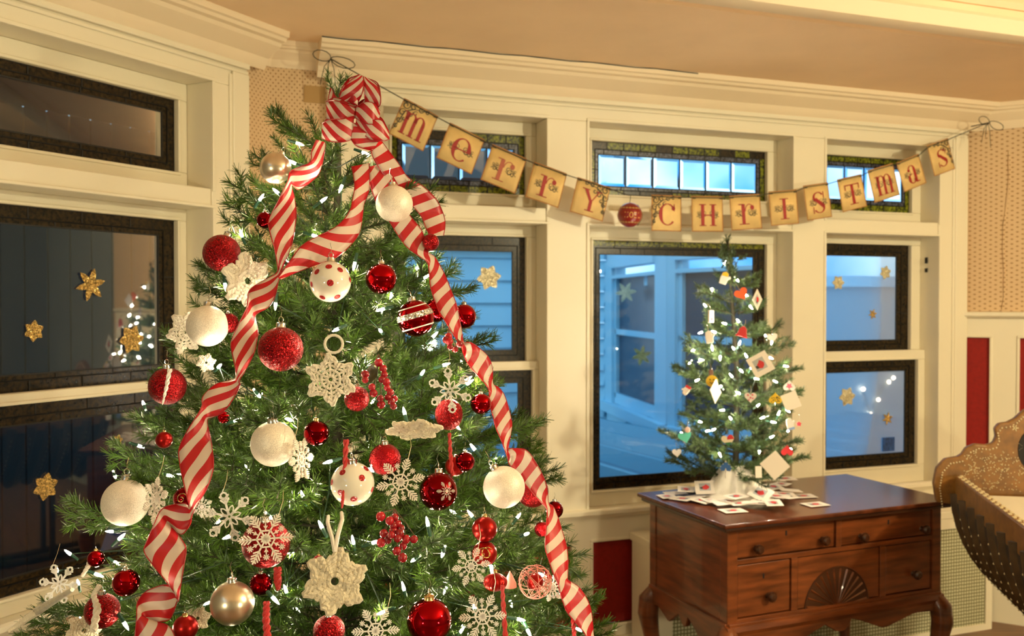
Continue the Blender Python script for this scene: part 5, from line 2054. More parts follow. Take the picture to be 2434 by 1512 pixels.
MB().tube(q, 0.002, 5).obj('green_tie', mat('olive_tie', (0.10, 0.10, 0.02), 0.7), noel)

# ================================================================== THE LOWBOY
ZT = 0.83
an = math.radians(-2.6)
Fdu = FB.u * math.cos(an) + FB.n * math.sin(an)
DWID, DDEP = 1.085, 0.60
dc = FB.P(0.995, 0, 0.548)
FD = Frame(dc, (Fdu.x, Fdu.y))        # s,w measured from the middle of the desk
hs, hd_ = DWID / 2, DDEP / 2
desk = empty('lowboy_desk', dc, label='mahogany lowboy with fan carving and turned knobs under the windows', cat='desk')


def slab(F, s, w, z0, z1, name, m, parent, bev):
    return MB().fbox(F, -s, s, z0, z1, -w, w).obj(name, m, parent, smooth=False, bevel=bev)


top = slab(FD, hs, hd_, ZT - 0.016, ZT, 'top', WOODT, desk, 0.005)
slab(FD, hs - 0.012, hd_ - 0.012, ZT - 0.032, ZT - 0.016, 'top_moulding', WOODD, desk, 0.005)
cs, cd = hs - 0.042, hd_ - 0.042
ZB = 0.455
mb = MB().fbox(FD, -cs, cs, ZB, ZT - 0.03, -cd, cd - 0.02)
mb.obj('case', WOOD, desk, smooth=False)
# corner posts and side frame
for s in (-1, 1):
    for w in (-1, 1):
        MB().fbox(FD, s * (cs - 0.018) - 0.022, s * (cs - 0.018) + 0.022, ZB - 0.02, ZT - 0.03, w * (cd - 0.018) - 0.022, w * (cd - 0.018) + 0.022).obj('corner_post', WOOD, desk, smooth=False, bevel=0.003)
FRW = cd      # front plane


def fh(x, y):
    return FD.hit(x, y, FRW)


zr = [fh(1760, 1262)[1], 0.690, 0.672, 0.478]
m = MB()
m.fbox(FD, -cs, cs, 0.672, 0.690, FRW - 0.03, FRW + 0.002)
m.fbox(FD, -cs, cs, ZB - 0.005, 0.478, FRW - 0.03, FRW + 0.002)
sdv = fh(1992, 1290)[0]
m.fbox(FD, sdv - 0.012, sdv + 0.012, 0.690, ZT - 0.03, FRW - 0.03, FRW + 0.004)
s1, s2 = fh(1888, 1400)[0], fh(2098, 1380)[0]
for q in (s1, s2):
    m.fbox(FD, q - 0.014, q + 0.014, 0.478, 0.672, FRW - 0.03, FRW + 0.002)
m.obj('front_frame', WOOD, desk, smooth=False, bevel=0.002)
KNOB = [(1e-5, 0.036), (0.011, 0.035), (0.0175, 0.028), (0.0185, 0.022), (0.015, 0.015), (0.008, 0.011), (0.0075, 0.005), (0.011, 0.0), (1e-5, -0.001)]


def drawer(s0, s1_, z0, z1, knobs, keys):
    d = MB().fbox(FD, s0, s1_, z0, z1, FRW - 0.03, FRW - 0.003).obj('drawer', WOOD, desk, smooth=False, bevel=0.003)
    for (x, y) in knobs:
        s, z = fh(x, y)
        M = FD.M(s, z, FRW - 0.003) @ Matrix.Rotation(-PI / 2, 4, 'X')
        MB().lathe(list(reversed(KNOB)), 18, M).obj('knob', WOODD, d)
    for (x, y) in keys:
        s, z = fh(x, y)
        k = MB().fbox(FD, s - 0.0035, s + 0.0035, z - 0.010, z + 0.008, FRW - 0.004, FRW - 0.0015)
        k.obj('keyhole', BLACK, d, smooth=False, bevel=0.002)


e = 0.004
drawer(-cs + 0.044, sdv - 0.012 - e, 0.690 + e, ZT - 0.036, [(1797, 1304), (1955, 1283)], [(1870, 1267)])
drawer(sdv + 0.012 + e, cs - 0.044, 0.690 + e, ZT - 0.036, [(2047, 1275), (2192, 1257)], [(2113, 1241)])
drawer(-cs + 0.044, s1 - 0.014 - e, 0.478 + e, 0.672 - e, [(1827, 1416)], [(1816, 1369)])
drawer(s2 + 0.014 + e, cs - 0.044, 0.478 + e, 0.672 - e, [(2172, 1364)], [])
fp = MB().fbox(FD, s1 + 0.014 + e, s2 - 0.014 - e, 0.478 + e, 0.672 - e, FRW - 0.03, FRW - 0.003).obj('fan_panel', WOOD, desk, smooth=False)
fs_, fz_ = fh(1990, 1443)
fr_ = 0.150
poly = [FD.P(fs_ + fr_ * math.cos(PI * i / 20), fz_ + fr_ * math.sin(PI * i / 20), FRW - 0.0025) for i in range(21)]
MB().prism(list(reversed(poly)), FD.n * 0.001).obj('fan_ground', WOODD, fp, smooth=False)
q = [FD.P(fs_ + fr_ * math.cos(PI * i / 20), fz_ + fr_ * math.sin(PI * i / 20), FRW - 0.001) for i in range(21)]
MB().tube(q, 0.003, 6).obj('fan_rim', WOODD, fp)
for i in range(14):
    a_ = PI * (i + 0.5) / 14
    c_, s_ = math.cos(a_), math.sin(a_)
    pt = [(0.012, 0.0010), (0.012, -0.0010), (0.144, -0.0048), (0.144, 0.0048)]
    base = [FD.P(fs_ + x * c_ - y * s_, fz_ + x * s_ + y * c_, FRW - 0.002) for x, y in pt]
    r0, r1 = FD.P(fs_ + 0.012 * c_, fz_ + 0.012 * s_, FRW + 0.001), FD.P(fs_ + 0.142 * c_, fz_ + 0.142 * s_, FRW + 0.004)
    MB().add(base + [r0, r1], [(1, 2, 5, 4), (3, 0, 4, 5), (2, 3, 5), (0, 1, 4)]).obj('fan_ray', WOOD, fp, smooth=False)


def apron(along, n0, n1, off, name):
    """scalloped board under the case"""
    up, lo = [], []
    for i in range(41):
        t = i / 40
        x = n0 + (n1 - n0) * t
        d = abs(t - 0.5) * 2
        zb = 0.405 - 0.05 * max(0, 1 - abs(d - 0.42) / 0.30) + 0.012 * math.cos(d * 3)
        if d < 0.10:
            zb = 0.395 - 0.02 * math.cos(d / 0.10 * PI / 2)
        lo.append((x, zb))
    poly_ = [(n0, ZB + 0.012)] + lo + [(n1, ZB + 0.012)]
    if along == 's':
        P_ = [FD.P(x, z, off) for x, z in poly_]
        return MB().prism(P_, FD.n * 0.02).obj(name, WOOD, desk, smooth=False, bevel=0.003)
    P_ = [FD.P(off, z, x) for x, z in poly_]
    return MB().prism(P_, FD.u * 0.02).obj(name, WOOD, desk, smooth=False, bevel=0.003)


apron('s', -cs, cs, FRW - 0.008, 'apron')
apron('w', -cd, cd, -cs - 0.012, 'apron')
apron('w', -cd, cd, cs - 0.008, 'apron')
m = MB()
for z0_, p_ in ((ZB - 0.004, 0.010),):
    m.mould(FD, [(FRW - 0.01, z0_ - 0.03), (FRW + 0.012, z0_ - 0.028), (FRW + 0.02, z0_ - 0.012), (FRW + 0.014, z0_ + 0.004), (FRW - 0.01, z0_ + 0.010)], -cs - 0.01, cs + 0.01)
m.obj('waist_moulding', WOOD, desk)
for s in (-1, 1):
    for w in (-1, 1):
        o_ = V((FD.u * s + FD.n * w)).normalized()
        b0 = FD.P(s * (cs - 0.02), 0, w * (cd - 0.02))
        prof = [(0.000, 0.452, 0.016), (0.012, 0.438, 0.032), (0.034, 0.402, 0.043), (0.040, 0.345, 0.041), (0.028, 0.270, 0.033), (0.012, 0.190, 0.026), (0.004, 0.110, 0.021), (0.010, 0.060, 0.021), (0.028, 0.030, 0.032), (0.034, 0.014, 0.036), (0.034, 0.0, 0.030)]
        MB().tube([b0 + o_ * a_ + V((0, 0, z_)) for a_, z_, r_ in prof], [r_ for a_, z_, r_ in prof], 14).obj('leg', WOOD, desk)


# ---- cloth, cards
def top_hit(x, y, z=ZT):
    r = ray(x, y)
    return CAMP + r * ((z - EYE) / r.z)


tb = top_hit(1748, 1178)
cl = MB()
rows = 13
prof = [(0.018, 0.120), (0.034, 0.118), (0.054, 0.106), (0.070, 0.086), (0.084, 0.062), (0.098, 0.038), (0.112, 0.018), (0.130, 0.006), (0.150, 0.004)]
vs_, fs = [], []
n = 60
for i, (r_, z_) in enumerate(prof):
    for j in range(n):
        a_ = 2 * PI * j / n
        f_ = i / (len(prof) - 1)
        wv = math.sin(a_ * 7 + 0.6) * 0.5 + math.sin(a_ * 11 + 2) * 0.3 + math.sin(a_ * 4) * 0.3
        vs_.append(tb + V((r_ * (1 + 0.16 * f_ * wv) * math.cos(a_), r_ * (1 + 0.16 * f_ * wv) * 0.85 * math.sin(a_), max(0.002, z_ + 0.016 * wv * math.sin(PI * f_)))))
for i in range(len(prof) - 1):
    for j in range(n):
        fs.append((i * n + j, i * n + (j + 1) % n, (i + 1) * n + (j + 1) % n, (i + 1) * n + j))
cl.add(vs_, fs)
co = cl.obj('tree_skirt', CLOTH, angle=3)
so = co.modifiers.new('thick', 'SOLIDIFY')
so.thickness = 0.002
tag(co, 'white cloth bunched around the foot of the small tree', 'cloth')


def bird_card(M, w, h, label, group=None, bird=True, name='photo_card', red=BIRD):
    o = MB().box(M, w, h, 0.0008).obj(name, WCARD, smooth=False)
    tag(o, label, 'card', group)
    if bird:
        z = 0.0007
        flat([[(-.30 * w, -.26 * h), (.24 * w, -.26 * h), (.24 * w, .30 * h), (-.30 * w, .30 * h)]], M, z).obj('picture', PRNTB, o, smooth=False)
        body = [(-.12, -.16), (.02, -.20), (.14, -.10), (.18, .02), (.10, .14), (.02, .22), (-.06, .12), (-.16, .06), (-.20, -.06)]
        flat([[(x * w, y * h) for x, y in body]], M, z + 0.0003).obj('bird', red, o, smooth=False)
        flat([[(-.26 * w, -.12 * h), (-.12 * w, -.14 * h), (-.16 * w, .02 * h), (-.28 * w, .02 * h)]], M, z + 0.0004).obj('beak_and_branch', PRNTK, o, smooth=False)
    return o


heap = [(1585, 1183), (1605, 1176), (1622, 1190), (1640, 1168), (1655, 1186), (1668, 1196), (1690, 1197), (1712, 1202), (1735, 1200), (1758, 1206), (1775, 1204), (1795, 1207), (1812, 1199),
        (1828, 1205), (1845, 1191), (1862, 1186), (1878, 1178), (1838, 1170), (1858, 1164), (1842, 1154), (1866, 1152), (1838, 1212), (1870, 1200), (1630, 1180), (1750, 1198)]


def card_kind(i):
    x = heap[i][0]
    return ('left of' if x < 1675 else ('in front of' if x < 1800 else 'right of')), ('a red bird' if i % 3 != 1 else 'plain back')


for i, (x, y) in enumerate(heap):
    p = top_hit(x, y)
    p.z = ZT + 0.006 + 0.0010 * i
    M = Matrix.Translation(p) @ Matrix.Rotation(random.uniform(-0.10, 0.10), 4, 'X') @ Matrix.Rotation(random.uniform(-0.08, 0.08), 4, 'Y') @ Matrix.Rotation(random.uniform(0, PI), 4, 'Z')
    where, face_ = card_kind(i)
    same = sorted(heap[j][0] + j * 0.01 for j in range(len(heap)) if card_kind(j) == (where, face_))
    rank = ('first', 'second', 'third', 'fourth', 'fifth', 'sixth', 'seventh', 'eighth')[same.index(x + i * 0.01)]
    bird_card(M, 0.088, 0.062, 'white card with %s, %s from left of those %s the cloth' % (face_, rank, where), 'cards heaped round the cloth', bird=i % 3 != 1)
for (x, y, rz, lab) in ((1742, 1216, 0.25, 'white card lying alone at the front edge of the desk below the cloth'), (1938, 1201, 0.35, 'white card lying furthest right on the desk top'), (1910, 1181, 0.15, 'white card at the right end of the heap, just left of the lone one')):
    p = top_hit(x, y)
    p.z = ZT + 0.0035
    bird_card(Matrix.Translation(p) @ Matrix.Rotation(rz, 4, 'Z'), 0.092, 0.070, lab)
for (x, y, ry, lab) in ((1677, 1166, 0.1, 'card with a red bird propped against the left of the cloth'), (1808, 1180, -0.5, 'card with a red bird propped against the right of the cloth')):
    p = top_hit(x, y + 14)
    p = p + (CAMP - p).normalized() * 0.02
    p.z += 0.036
    bird_card(facing(p, roll=ry, tilt=-0.75), 0.082, 0.070, lab)

# ================================================================== THE SMALL TREE
SAX = top_hit(1748, 1178)
SAX.z = ZT
sd_ = SAX.y


def srad(z):
    tab = [(0.90, 0.20), (0.98, 0.275), (1.06, 0.285), (1.20, 0.262), (1.35, 0.232), (1.50, 0.185), (1.62, 0.125), (1.72, 0.065), (1.80, 0.03), (1.88, 0.01)]
    for (a_, ra), (b_, rb) in zip(tab, tab[1:]):
        if a_ <= z <= b_:
            return ra + (rb - ra) * (z - a_) / (b_ - a_)
    return tab[0][1] if z < 0.9 else 0.01


def surf2(x, y, k=1.0, out=0.0):
    r = ray(x, y)
    r = r / r.y
    best, bt = 1e9, sd_
    for i in range(200):
        d = sd_ - 0.36 + i * 0.002
        if d > sd_ + 0.01:
            break
        p = CAMP + r * d
        q = math.hypot(p.x - SAX.x, p.y - SAX.y) - (k * srad(p.z) + out)
        if q <= 0:
            return p
        if q < best:
            best, bt = q, d
    return CAMP + r * bt


GUARD.clear()


def heart2(w):
    pts = []
    for i in range(28):
        t = 2 * PI * i / 28
        pts.append((w / 34 * 16 * math.sin(t) ** 3, w / 34 * (13 * math.cos(t) - 5 * math.cos(2 * t) - 2 * math.cos(3 * t) - math.cos(4 * t))))
    return pts


def trinket(x, y, rp, poly, base, label, extra=None, roll=0.0, yaw=0.0, th=0.008, name='clay_ornament', cat='ornament', k=1.06, rough=0.45):
    c = surf2(x, y, k, 0.01)
    s = rp * c.y / FPX
    M = facing(c, roll, yaw)
    P2 = [(a * s, b * s) for a, b in poly]
    ar = sum(P2[i][0] * P2[(i + 1) % len(P2)][1] - P2[(i + 1) % len(P2)][0] * P2[i][1] for i in range(len(P2)))
    if ar < 0:
        P2.reverse()
    o = MB().prism([M @ V((a, b, -th / 2)) for a, b in P2], M.to_3x3() @ V((0, 0, th))).obj(name, mat(name + '_paint', base, rough), smooth=False, bevel=0.002)
    tag(o, label, cat)
    tp = max(P2, key=lambda q: q[1])
    MB().tube([M @ V((0, tp[1] * 0.8, 0)), M @ V((0.002, tp[1] + 0.012, -0.006)), M @ V((0, tp[1] + 0.025, -0.02))], 0.0009, 4).obj('thread', SILVER, o)
    for (nm, polys, col) in (extra or []):
        flat([[(a * s, b * s) for a, b in p] for p in polys], M, th / 2 + 0.0006).obj(nm, mat(name + '_' + nm, col, rough), o, smooth=False)
    guard(c, s * 1.0)
    return o


H2 = [(a * 1.0, b * 1.0) for a, b in heart2(2.0)]
DISC = [(math.cos(2 * PI * i / 20), math.sin(2 * PI * i / 20)) for i in range(20)]
BELL = [(-1, -.8), (1, -.8), (.75, -.4), (.55, .5), (.2, .9), (-.2, .9), (-.55, .5), (-.75, -.4)]
MITT = [(-.6, -1), (.5, -1), (.6, -.2), (1.0, .2), (.8, .5), (.5, .3), (.45, .8), (0, 1.05), (-.5, .8), (-.65, 0)]
TAGP = [(-.55, -1), (.55, -1), (.55, 1), (-.55, 1)]
STAR5 = [(math.cos(PI / 2 + i * PI / 5) * (1 if i % 2 == 0 else .55), math.sin(PI / 2 + i * PI / 5) * (1 if i % 2 == 0 else .55)) for i in range(10)]


def D2(cx, cy, r):
    return [(cx + r * math.cos(2 * PI * i / 10), cy + r * math.sin(2 * PI * i / 10)) for i in range(10)]


trinket(1722, 661, 15, MITT, (0.72, 0.66, 0.60), 'white mitten with a yellow tip near the top of the small tree', [('tip', [[(-.5, .3), (.45, .3), (.45, .8), (0, 1.02), (-.48, .8)]], (0.75, 0.45, 0.02))], roll=-0.3)
trinket(1762, 698, 17, H2, (0.75, 0.10, 0.02), 'orange red clay heart high on the small tree', roll=0.5)
trinket(1765, 789, 15, BELL, (0.60, 0.03, 0.03), 'red clay bell on the small tree below the orange heart', roll=-0.25)
trinket(1690, 752, 15, TAGP, (0.75, 0.66, 0.62), 'narrow white tag with a pink mark at the upper left', [('mark', [[(-.3, -.7), (.3, -.7), (.3, -.2), (-.3, -.2)]], (0.6, 0.08, 0.12))], yaw=0.8)
trinket(1686, 801, 15, MITT, (0.78, 0.72, 0.62), 'plain white clay mitten lit by a bulb on the left', roll=0.2)
trinket(1836, 802, 13, H2, (0.78, 0.66, 0.58), 'white heart among bright bulbs on the upper right', roll=0.2)
trinket(1692, 906, 14, DISC, (0.78, 0.50, 0.02), 'yellow smiling face disc on the left of the small tree', [('face', [D2(-.3, .25, .12), D2(.3, .25, .12), [(-.4, -.2), (0, -.5), (.4, -.2), (.3, -.15), (0, -.38), (-.3, -.15)]], (0.02, 0.02, 0.02))])
trinket(1784, 944, 15, H2, (0.78, 0.70, 0.64), 'white clay heart with pink spots in the middle', [('spot', [D2(-.4, .3, .16), D2(.3, .35, .16), D2(0, -.1, .16), D2(-.25, -.45, .13), D2(.35, -.2, .13)], (0.62, 0.10, 0.16))])
trinket(1843, 948, 16, H2, (0.80, 0.52, 0.02), 'yellow clay heart with dark speckles', [('speckle', [D2(random.uniform(-.6, .6), random.uniform(-.3, .5), .07) for _ in range(22)], (0.03, 0.02, 0.01))], roll=PI)
trinket(1876, 918, 15, H2, (0.78, 0.70, 0.64), 'white clay heart with a pink flower at the right', [('flower', [[(a * .55, b * .55) for a, b in STAR5]], (0.66, 0.14, 0.22))], roll=PI)
trinket(1631, 928, 12, MITT, (0.76, 0.68, 0.58), 'white mitten with a red cuff at the left edge', [('cuff', [[(-.6, -1), (.5, -1), (.55, -.5), (-.6, -.5)]], (0.6, 0.03, 0.03))], roll=2.6)
trinket(1628, 1038, 17, H2, (0.12, 0.60, 0.48), 'turquoise clay heart at the lower left', roll=0.3)
trinket(1609, 1076, 12, H2, (0.76, 0.72, 0.68), 'plain white clay heart hanging lowest on the left', roll=0.1, k=1.0)
trinket(1730, 1046, 16, H2, (0.76, 0.68, 0.50), 'clay heart banded red, white and green', [('red_band', [[(-.1, .05), (.95, .05), (.7, .7), (.3, .75), (0, .5)]], (0.6, 0.03, 0.03)), ('green_band', [[(-.5, -.35), (.5, -.35), (0, -1.0)]], (0.03, 0.16, 0.06))], roll=0.15)
trinket(1871, 1072, 15, H2, (0.66, 0.03, 0.04), 'plain red clay heart at the lower right', roll=PI)
trinket(1725, 1110, 15, H2, (0.03, 0.12, 0.36), 'blue felt heart with a stitched edge near the cloth', [('stitching', [D2(a * .93, b * .93, .07) for a, b in H2[::2]], (0.65, 0.60, 0.45))], roll=PI)
trinket(1899, 1008, 7, STAR5, (0.60, 0.03, 0.05), 'tiny red flower at the far right')
trinket(1878, 1008, 14, MITT, (0.70, 0.68, 0.66), 'white mitten with a blue edge at the right', [('edge', [[(-.6, -1), (.5, -1), (.55, -.6), (-.6, -.6)]], (0.2, 0.32, 0.62))], roll=0.3, yaw=0.4)
trinket(1634, 1022, 7, DISC, (0.72, 0.50, 0.42), 'small pink bead above the turquoise heart')
trinket(1690, 888, 9, TAGP, (0.14, 0.05, 0.02), 'brown gingerbread tag above the smiling face', yaw=0.3)
for (x, y, s, roll, yaw, bird, lab) in ((1808, 866, 33, 0.52, 0.1, True, 'square white card with a red bird on the right of the small tree'), (1800, 712, 24, 0.8, 1.1, True, 'white card seen edge-on near the top right'),
                                        (1701, 930, 28, 0.7, 1.1, False, 'white card seen edge-on beside the smiling face'), (1842, 1106, 33, 0.75, 0.1, False, 'blank white card hanging at the lower right above the desk'), (1880, 953, 26, 0.4, 0.3, False, 'white card lit by a bulb at the right edge'), (1803, 1122, 18, 0.05, 1.0, False, 'white strip of card standing right of the cloth')):
    c = surf2(x, y, 1.08, 0.015)
    w = s * 1.5 * c.y / FPX
    bird_card(facing(c, roll=roll, yaw=yaw), w, w * 1.02, lab, bird=bird)
    guard(c, w * 0.5)

SMV = []
for i, L_ in enumerate((0.07, 0.12, 0.18, 0.25, 0.30)):
    for q in range(2):
        SMV.append((L_, *branch_variant(L_, 500 + i * 7 + q, 0.066, 0.021, 0.0011, 1250, NEED2, bare=0.12, step=0.036)))
stree = empty('small_christmas_tree', SAX, label='small tabletop christmas tree with clay hearts and cards on the desk', cat='christmas tree')
MB().tube([SAX, SAX + V((0.004, 0, 0.5)), SAX + V((-0.035, 0, 1.02))], [0.013, 0.011, 0.004], 8).obj('trunk', BARK, stree)
z = 0.985
lvl = 0
while z < 1.80:
    Rr = srad(z)
    n = max(3, int(4 + Rr * 22))
    for i in range(n):
        for tr_ in range(10):
            az = 2 * PI * (i + 0.5 * (lvl % 2)) / n + random.uniform(-0.25, 0.25)
            f = random.uniform(0.62, 1.08)
            tip = SAX + V((Rr * f * math.cos(az), Rr * f * math.sin(az), z - ZT + random.uniform(-0.02, 0.02)))
            rp = SAX + V((0.008 * math.cos(az), 0.008 * math.sin(az), tip.z - ZT - Rr * f * 0.25))
            if hides(rp, tip, 5) == 0:
                break
        place_branch(rp, tip, SMV, stree, random.uniform(-0.5, 0.5))
    z += 0.088
    lvl += 1
for (x, y, dd) in ((1722, 562, 0), (1730, 600, .0), (1716, 590, .0), (1572, 1030, .0), (1915, 1088, 0.0), (1900, 878, 0.0), (1860, 775, 0.0), (1605, 885, 0.02), (1898, 940, 0.0), (1660, 690, 0.0), (1800, 655, 0.03), (1615, 985, 0.05)):
    tip = at(x, y, sd_ + dd)
    rt = V((SAX.x + (tip.x - SAX.x) * 0.06, SAX.y, tip.z - 0.05 if y > 640 else tip.z - 0.16))
    place_branch(rt, tip, SMV, stree, 0.0)
sb = [(1722, 626), (1752, 665), (1692, 690), (1678, 728), (1783, 728), (1756, 765), (1668, 790), (1700, 790), (1650, 832), (1692, 826), (1745, 830), (1757, 818), (1820, 800), (1835, 812), (1640, 862), (1712, 848),
      (1664, 855), (1775, 848), (1865, 870), (1740, 895), (1795, 900), (1785, 875), (1715, 920), (1757, 935), (1845, 908), (1800, 965), (1815, 992), (1870, 975), (1835, 1003), (1662, 1002), (1738, 996), (1695, 1022), (1680, 1025), (1620, 1028), (1873, 1025),
      (1832, 1040), (1710, 1078), (1805, 1072), (1880, 1068), (1760, 880), (1830, 850), (1770, 700), (1725, 770), (1655, 905), (1720, 975), (1850, 985)]
pts = [surf2(x, y, 0.95 if i % 3 else 0.8, 0.004) for i, (x, y) in enumerate(sb)]
light_string('string_lights', pts, 'bright white string lights wound round the small tabletop tree', BULBME2, SAX + V((0, 0, 0.5)))


# ================================================================== WINDOW DECORATIONS
def cling(F, w, x, y, rp, m, label, roll=0.0, fat=False, n=6, group=None):
    s, z = F.hit(x, y, w)
    c = F.P(s, z, w)
    R = rp * c.y / FPX
    M = F.M(s, z, w) @ Matrix.Rotation(PI / 2, 4, 'X') @ Matrix.Rotation(roll, 4, 'Z')
    poly = []
    k = n * 10
    for i in range(k):
        a = 2 * PI * i / k
        t = abs(((a * n / (2 * PI)) % 1.0) - 0.5) * 2
        rr = R * ((0.66 if fat else 0.40) + (0.34 if fat else 0.60) * t ** 1.2) * (1 + 0.06 * math.sin(a * n * 5))
        poly.append(M @ V((rr * math.cos(a), rr * math.sin(a), 0)))
    vec = F.n * 0.003
    o = MB().prism(poly, vec).obj('window_snowflake', m, smooth=False)
    tag(o, label, 'decoration', group)
    st = MB()
    for k_ in range(n):
        a = k_ * 2 * PI / n
        p0, p1 = M @ V((0, 0, -0.003)), M @ V((R * 0.8 * math.cos(a), R * 0.8 * math.sin(a), -0.003))
        st.tube([c + F.n * 0.003, (c + F.n * 0.003).lerp(p1 + F.n * 0.0, 1.0)], R * 0.035, 4)
    st.obj('ribs', m, o)
    return o


def wing_f(x, y):
    s_, z_ = F1.hit(x, y, 0.07)
    return Frame(F1.P(s_, 0, 0.07), (1.0, -0.35))


wA, wA2 = WSA + 0.001, WLA + 0.006
cling(FA, wA, 215, 677, 40, GOLDG, 'large gold glitter snowflake on the upper left window', 0.25)
cling(FA, wA, 80, 787, 26, GOLDG, 'gold glitter star at the lower left of the upper left pane', 0.4, True)
cling(FA, wA, 312, 807, 35, GOLDG, 'gold glitter snowflake at the lower right of the upper left pane', 0.1, True)
cling(FA, wA2, 108, 1157, 33, GOLDG, 'gold glitter star in the lower left window', 0.3, True)
cling(FA, wA2, 279, 1047, 14, GOLDG, 'small gold star beside the tree in the lower left window', 0.2, True)
cling(FB, WS + 0.006, 1162, 660, 31, PALEG, 'pale glitter snowflake on the pane right of the big tree', 0.15, True)
cling(FB, WS + 0.006, 1992, 672, 18, PALEG, 'pale snowflake at the upper left of the right window', 0.0, True)
cling(FB, WS + 0.006, 2104, 648, 17, PALEG, 'pale snowflake at the upper right of the right window', 0.3, True)
cling(FB, WS + 0.006, 2074, 747, 13, GOLDG, 'small gold star low in the upper right window', 0.2)
cling(FB, WL + 0.006, 2013, 943, 24, PALEG, 'pale snowflake at the left of the lower right window', 0.1, True)
cling(FB, WL + 0.006, 2109, 995, 16, GOLDG, 'small gold star at the right of the lower right window', 0.3)
cling(wing_f(1488, 695), 0.0, 1488, 695, 26, PALEG, 'pale snowflake in the upper pane of the wing opposite', 0.1)
cling(wing_f(1525, 845), 0.0, 1525, 845, 25, GOLDG, 'gold star in the lower pane of the wing opposite', 0.3)
s, z = FB.hit(2115, 1056, WL + 0.005)
st = MB().fbox(FB, s - 0.045, s + 0.03, z - 0.035, z + 0.035, WL + 0.004, WL + 0.006).obj('window_sticker', mat('blue_sticker', (0.02, 0.06, 0.22), 0.4, var=(60, 0.6)), smooth=False)
tag(st, 'small dark blue sticker in the bottom corner of the lower right window', 'sticker')

# ================================================================== THE INLAID SLEIGH
sl0 = at(2280, 1136, 3.48)
sl = empty('inlaid_sleigh', V((sl0.x + 0.3, 3.1, 0)), label='carved wooden sleigh with bone inlay, dark ribs and scalloped back at the right edge', cat='sleigh')
ra, rb = sl0, at(2520, 1290, 2.55)         # left rail, from the back end towards the room
rb.z = ra.z - 0.03
ax = (rb - ra).normalized()
sx_ = V((-ax.y, ax.x, 0)).normalized()
if sx_.x < 0:
    sx_ = -sx_
HW = 0.62                                   # width of the sleigh
# hull ribs: from the rail round under to the keel
for i in range(10):
    t = i / 9
    c = ra.lerp(rb, t)
    pts, rad = [], []
    for j in range(11):
        a = j / 10 * PI * 0.5
        pts.append(c + sx_ * (HW / 2 * (1 - math.cos(a))) + V((0, 0, -0.06 - 0.37 * math.sin(a))) + ax * (0.05 * math.sin(a)))
        rad.append(0.034 - 0.006 * j / 10)
    MB().tube(pts, rad, 8).obj('hull_rib', PEWOODD, sl)
    bd = MB()
    for j in range(1, 10):
        for e_ in (0, 1):
            p = pts[j].lerp(pts[j + 1], e_ * 0.5)
            nrm = (p - (c + sx_ * HW / 2)).normalized()
            bd.sphere(p + nrm * 0.031, 0.0042, 6)
    b_ = bd.obj('rib_inlay', INLAY, sl)
    b_['kind'] = 'stuff'
hull = MB()
vs_, fs = [], []
for i in range(12):
    c = ra.lerp(rb, i / 11)
    for j in range(21):
        a = j / 20 * PI
        vs_.append(c + sx_ * (HW / 2 * (1 - math.cos(a))) + V((0, 0, -0.06 - 0.355 * math.sin(a))))
for i in range(11):
    for j in range(20):
        fs.append((i * 21 + j, i * 21 + j + 1, (i + 1) * 21 + j + 1, (i + 1) * 21 + j))
hull.add(vs_, fs)
ho = hull.obj('hull', PEWOODD, sl)
so = ho.modifiers.new('thick', 'SOLIDIFY')
so.thickness = 0.02
for k_ in (0, 1):
    a0_, b0_ = ra + sx_ * HW * k_, rb + sx_ * HW * k_
    c = (a0_ + b0_) / 2
    Mr = basis(c + V((0, 0, -0.035)), ax, sx_, V((0, 0, 1)))
    MB().box(Mr @ Matrix.Translation((0, 0, -0.008)), (b0_ - a0_).length, 0.030, 0.10).obj('rail', PEWOOD, sl, smooth=False, bevel=0.006)
    n = 46
    L_ = (b0_ - a0_).length
    ck = MB()
    for i in range(n):
        for j in range(2):
            if (i + j) % 2:
                ck.box(basis(a0_ + ax * (L_ * (i + 0.5) / n) + sx_ * (-0.006 + 0.012 * j) + V((0, 0, 0.0085)), ax, sx_, V((0, 0, 1))), L_ / n * 0.8, 0.010, 0.003)
    ck_ = ck.obj('checker_inlay', INLAY, sl, smooth=False)
    ck_['kind'] = 'stuff'
# cushion
MB().box(basis((ra + rb) / 2 + sx_ * HW / 2 + V((0, 0, -0.10)), ax, sx_, V((0, 0, 1))), (rb - ra).length * 0.94, HW * 0.86, 0.10).obj('cushion', WHITEC, sl, smooth=False, bevel=0.03)
# scalloped back board
bo = ra - ax * 0.02
bx = sx_
outl = [(-0.075, -0.10), (-0.085, -0.03), (-0.075, 0.03), (-0.045, 0.065), (0.0, 0.075), (0.015, 0.085), (0.03, 0.11), (0.06, 0.125), (0.10, 0.122), (0.125, 0.13), (0.135, 0.155), (0.13, 0.185), (0.145, 0.205), (0.175, 0.21), (0.20, 0.225), (0.23, 0.255), (0.27, 0.275), (0.31, 0.285)]
right = [(HW - x, z_) for x, z_ in reversed(outl)]
full = outl + right + [(HW * 0.85, -0.12), (HW * 0.5, -0.16), (HW * 0.15, -0.12)]
poly = [bo + bx * x + V((0, 0, z_)) for x, z_ in full]
bk = MB().prism(poly, -ax * 0.03).obj('back_board', PEWOOD, sl, smooth=False, bevel=0.006)
bd = MB()
ins = [(x + (HW / 2 - x) * 0.055, z_ - 0.016) for x, z_ in outl + right]
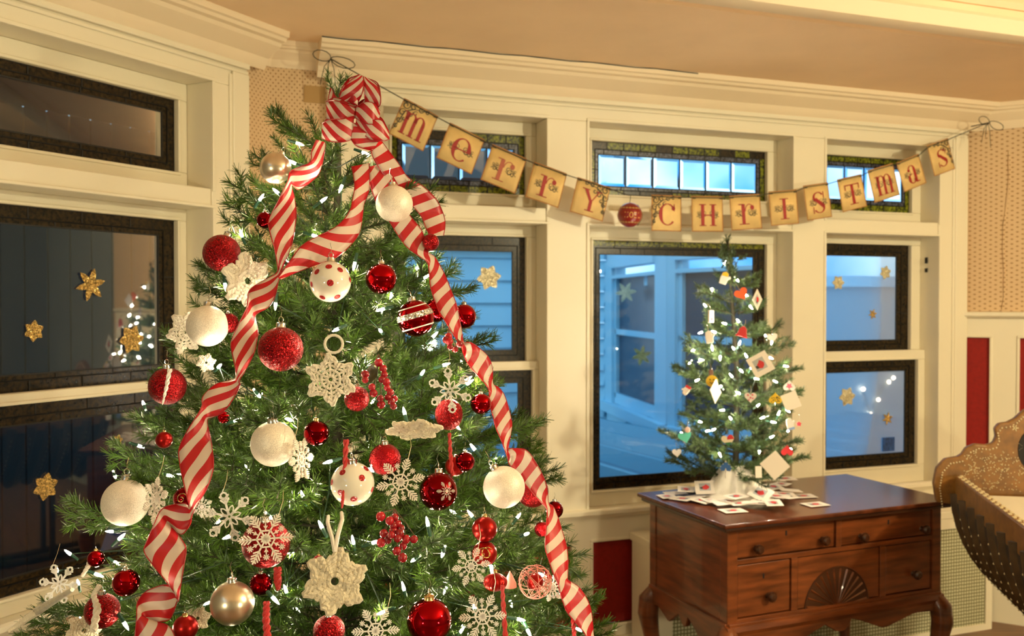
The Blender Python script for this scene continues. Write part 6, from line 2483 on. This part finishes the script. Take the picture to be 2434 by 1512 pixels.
for i in range(len(ins) - 1):
    d = math.hypot(ins[i + 1][0] - ins[i][0], ins[i + 1][1] - ins[i][1])
    n = max(1, int(d / 0.010))
    for j in range(n):
        t = j / n
        x, z_ = ins[i][0] + (ins[i + 1][0] - ins[i][0]) * t, ins[i][1] + (ins[i + 1][1] - ins[i][1]) * t
        bd.sphere(bo + bx * x + V((0, 0, z_)) + ax * 0.001, 0.0032, 6)
b_ = bd.obj('pearl_border', INLAY, bk)
b_['kind'] = 'stuff'
ro = MB()
for (cx, cz, R0) in ((0.14, 0.05, 0.038), (0.055, 0.035, 0.02), (0.23, 0.12, 0.02), (0.24, 0.03, 0.02), (0.20, 0.19, 0.010)):
    for q in range(3):
        rr = R0 * (1 - q * 0.3)
        for i in range(max(5, int(rr / 0.0035))):
            a = 2 * PI * i / max(5, int(rr / 0.0035))
            ro.sphere(bo + bx * (cx + rr * math.cos(a)) + V((0, 0, cz + rr * math.sin(a))) + ax * 0.001, 0.0026, 5)
for _ in range(170):
    x, z_ = random.uniform(0.02, 0.22), random.uniform(-0.05, 0.10)
    ro.sphere(bo + bx * x + V((0, 0, z_)) + ax * 0.0005, 0.0022, 5)
b_ = ro.obj('rosette_inlay', INLAY, bk)
b_['kind'] = 'stuff'
ov = [bo + bx * (HW / 2 + 0.10 * math.cos(2 * PI * i / 24)) + V((0, 0, 0.11 + 0.10 * math.sin(2 * PI * i / 24))) + ax * 0.001 for i in range(24)]
MB().prism(ov, ax * 0.002).obj('dark_oval', BLACK, bk, smooth=False)
for sd in (0.22, HW - 0.22):
    q = []
    for i in range(14):
        t = i / 13
        q.append(ra.lerp(rb, -0.05 + 1.15 * t) + bx * sd + V((0, 0, -ra.z + 0.03 + (0.25 * max(0, t - 0.8) * 2))))
    MB().tube(q, 0.02, 8).obj('runner', PEWOODD, sl)
    for t in (0.25, 0.75):
        p = ra.lerp(rb, t) + bx * sd
        MB().tube([p + V((0, 0, -0.36)), V((p.x, p.y, 0.03))], 0.018, 8).obj('strut', PEWOODD, sl)
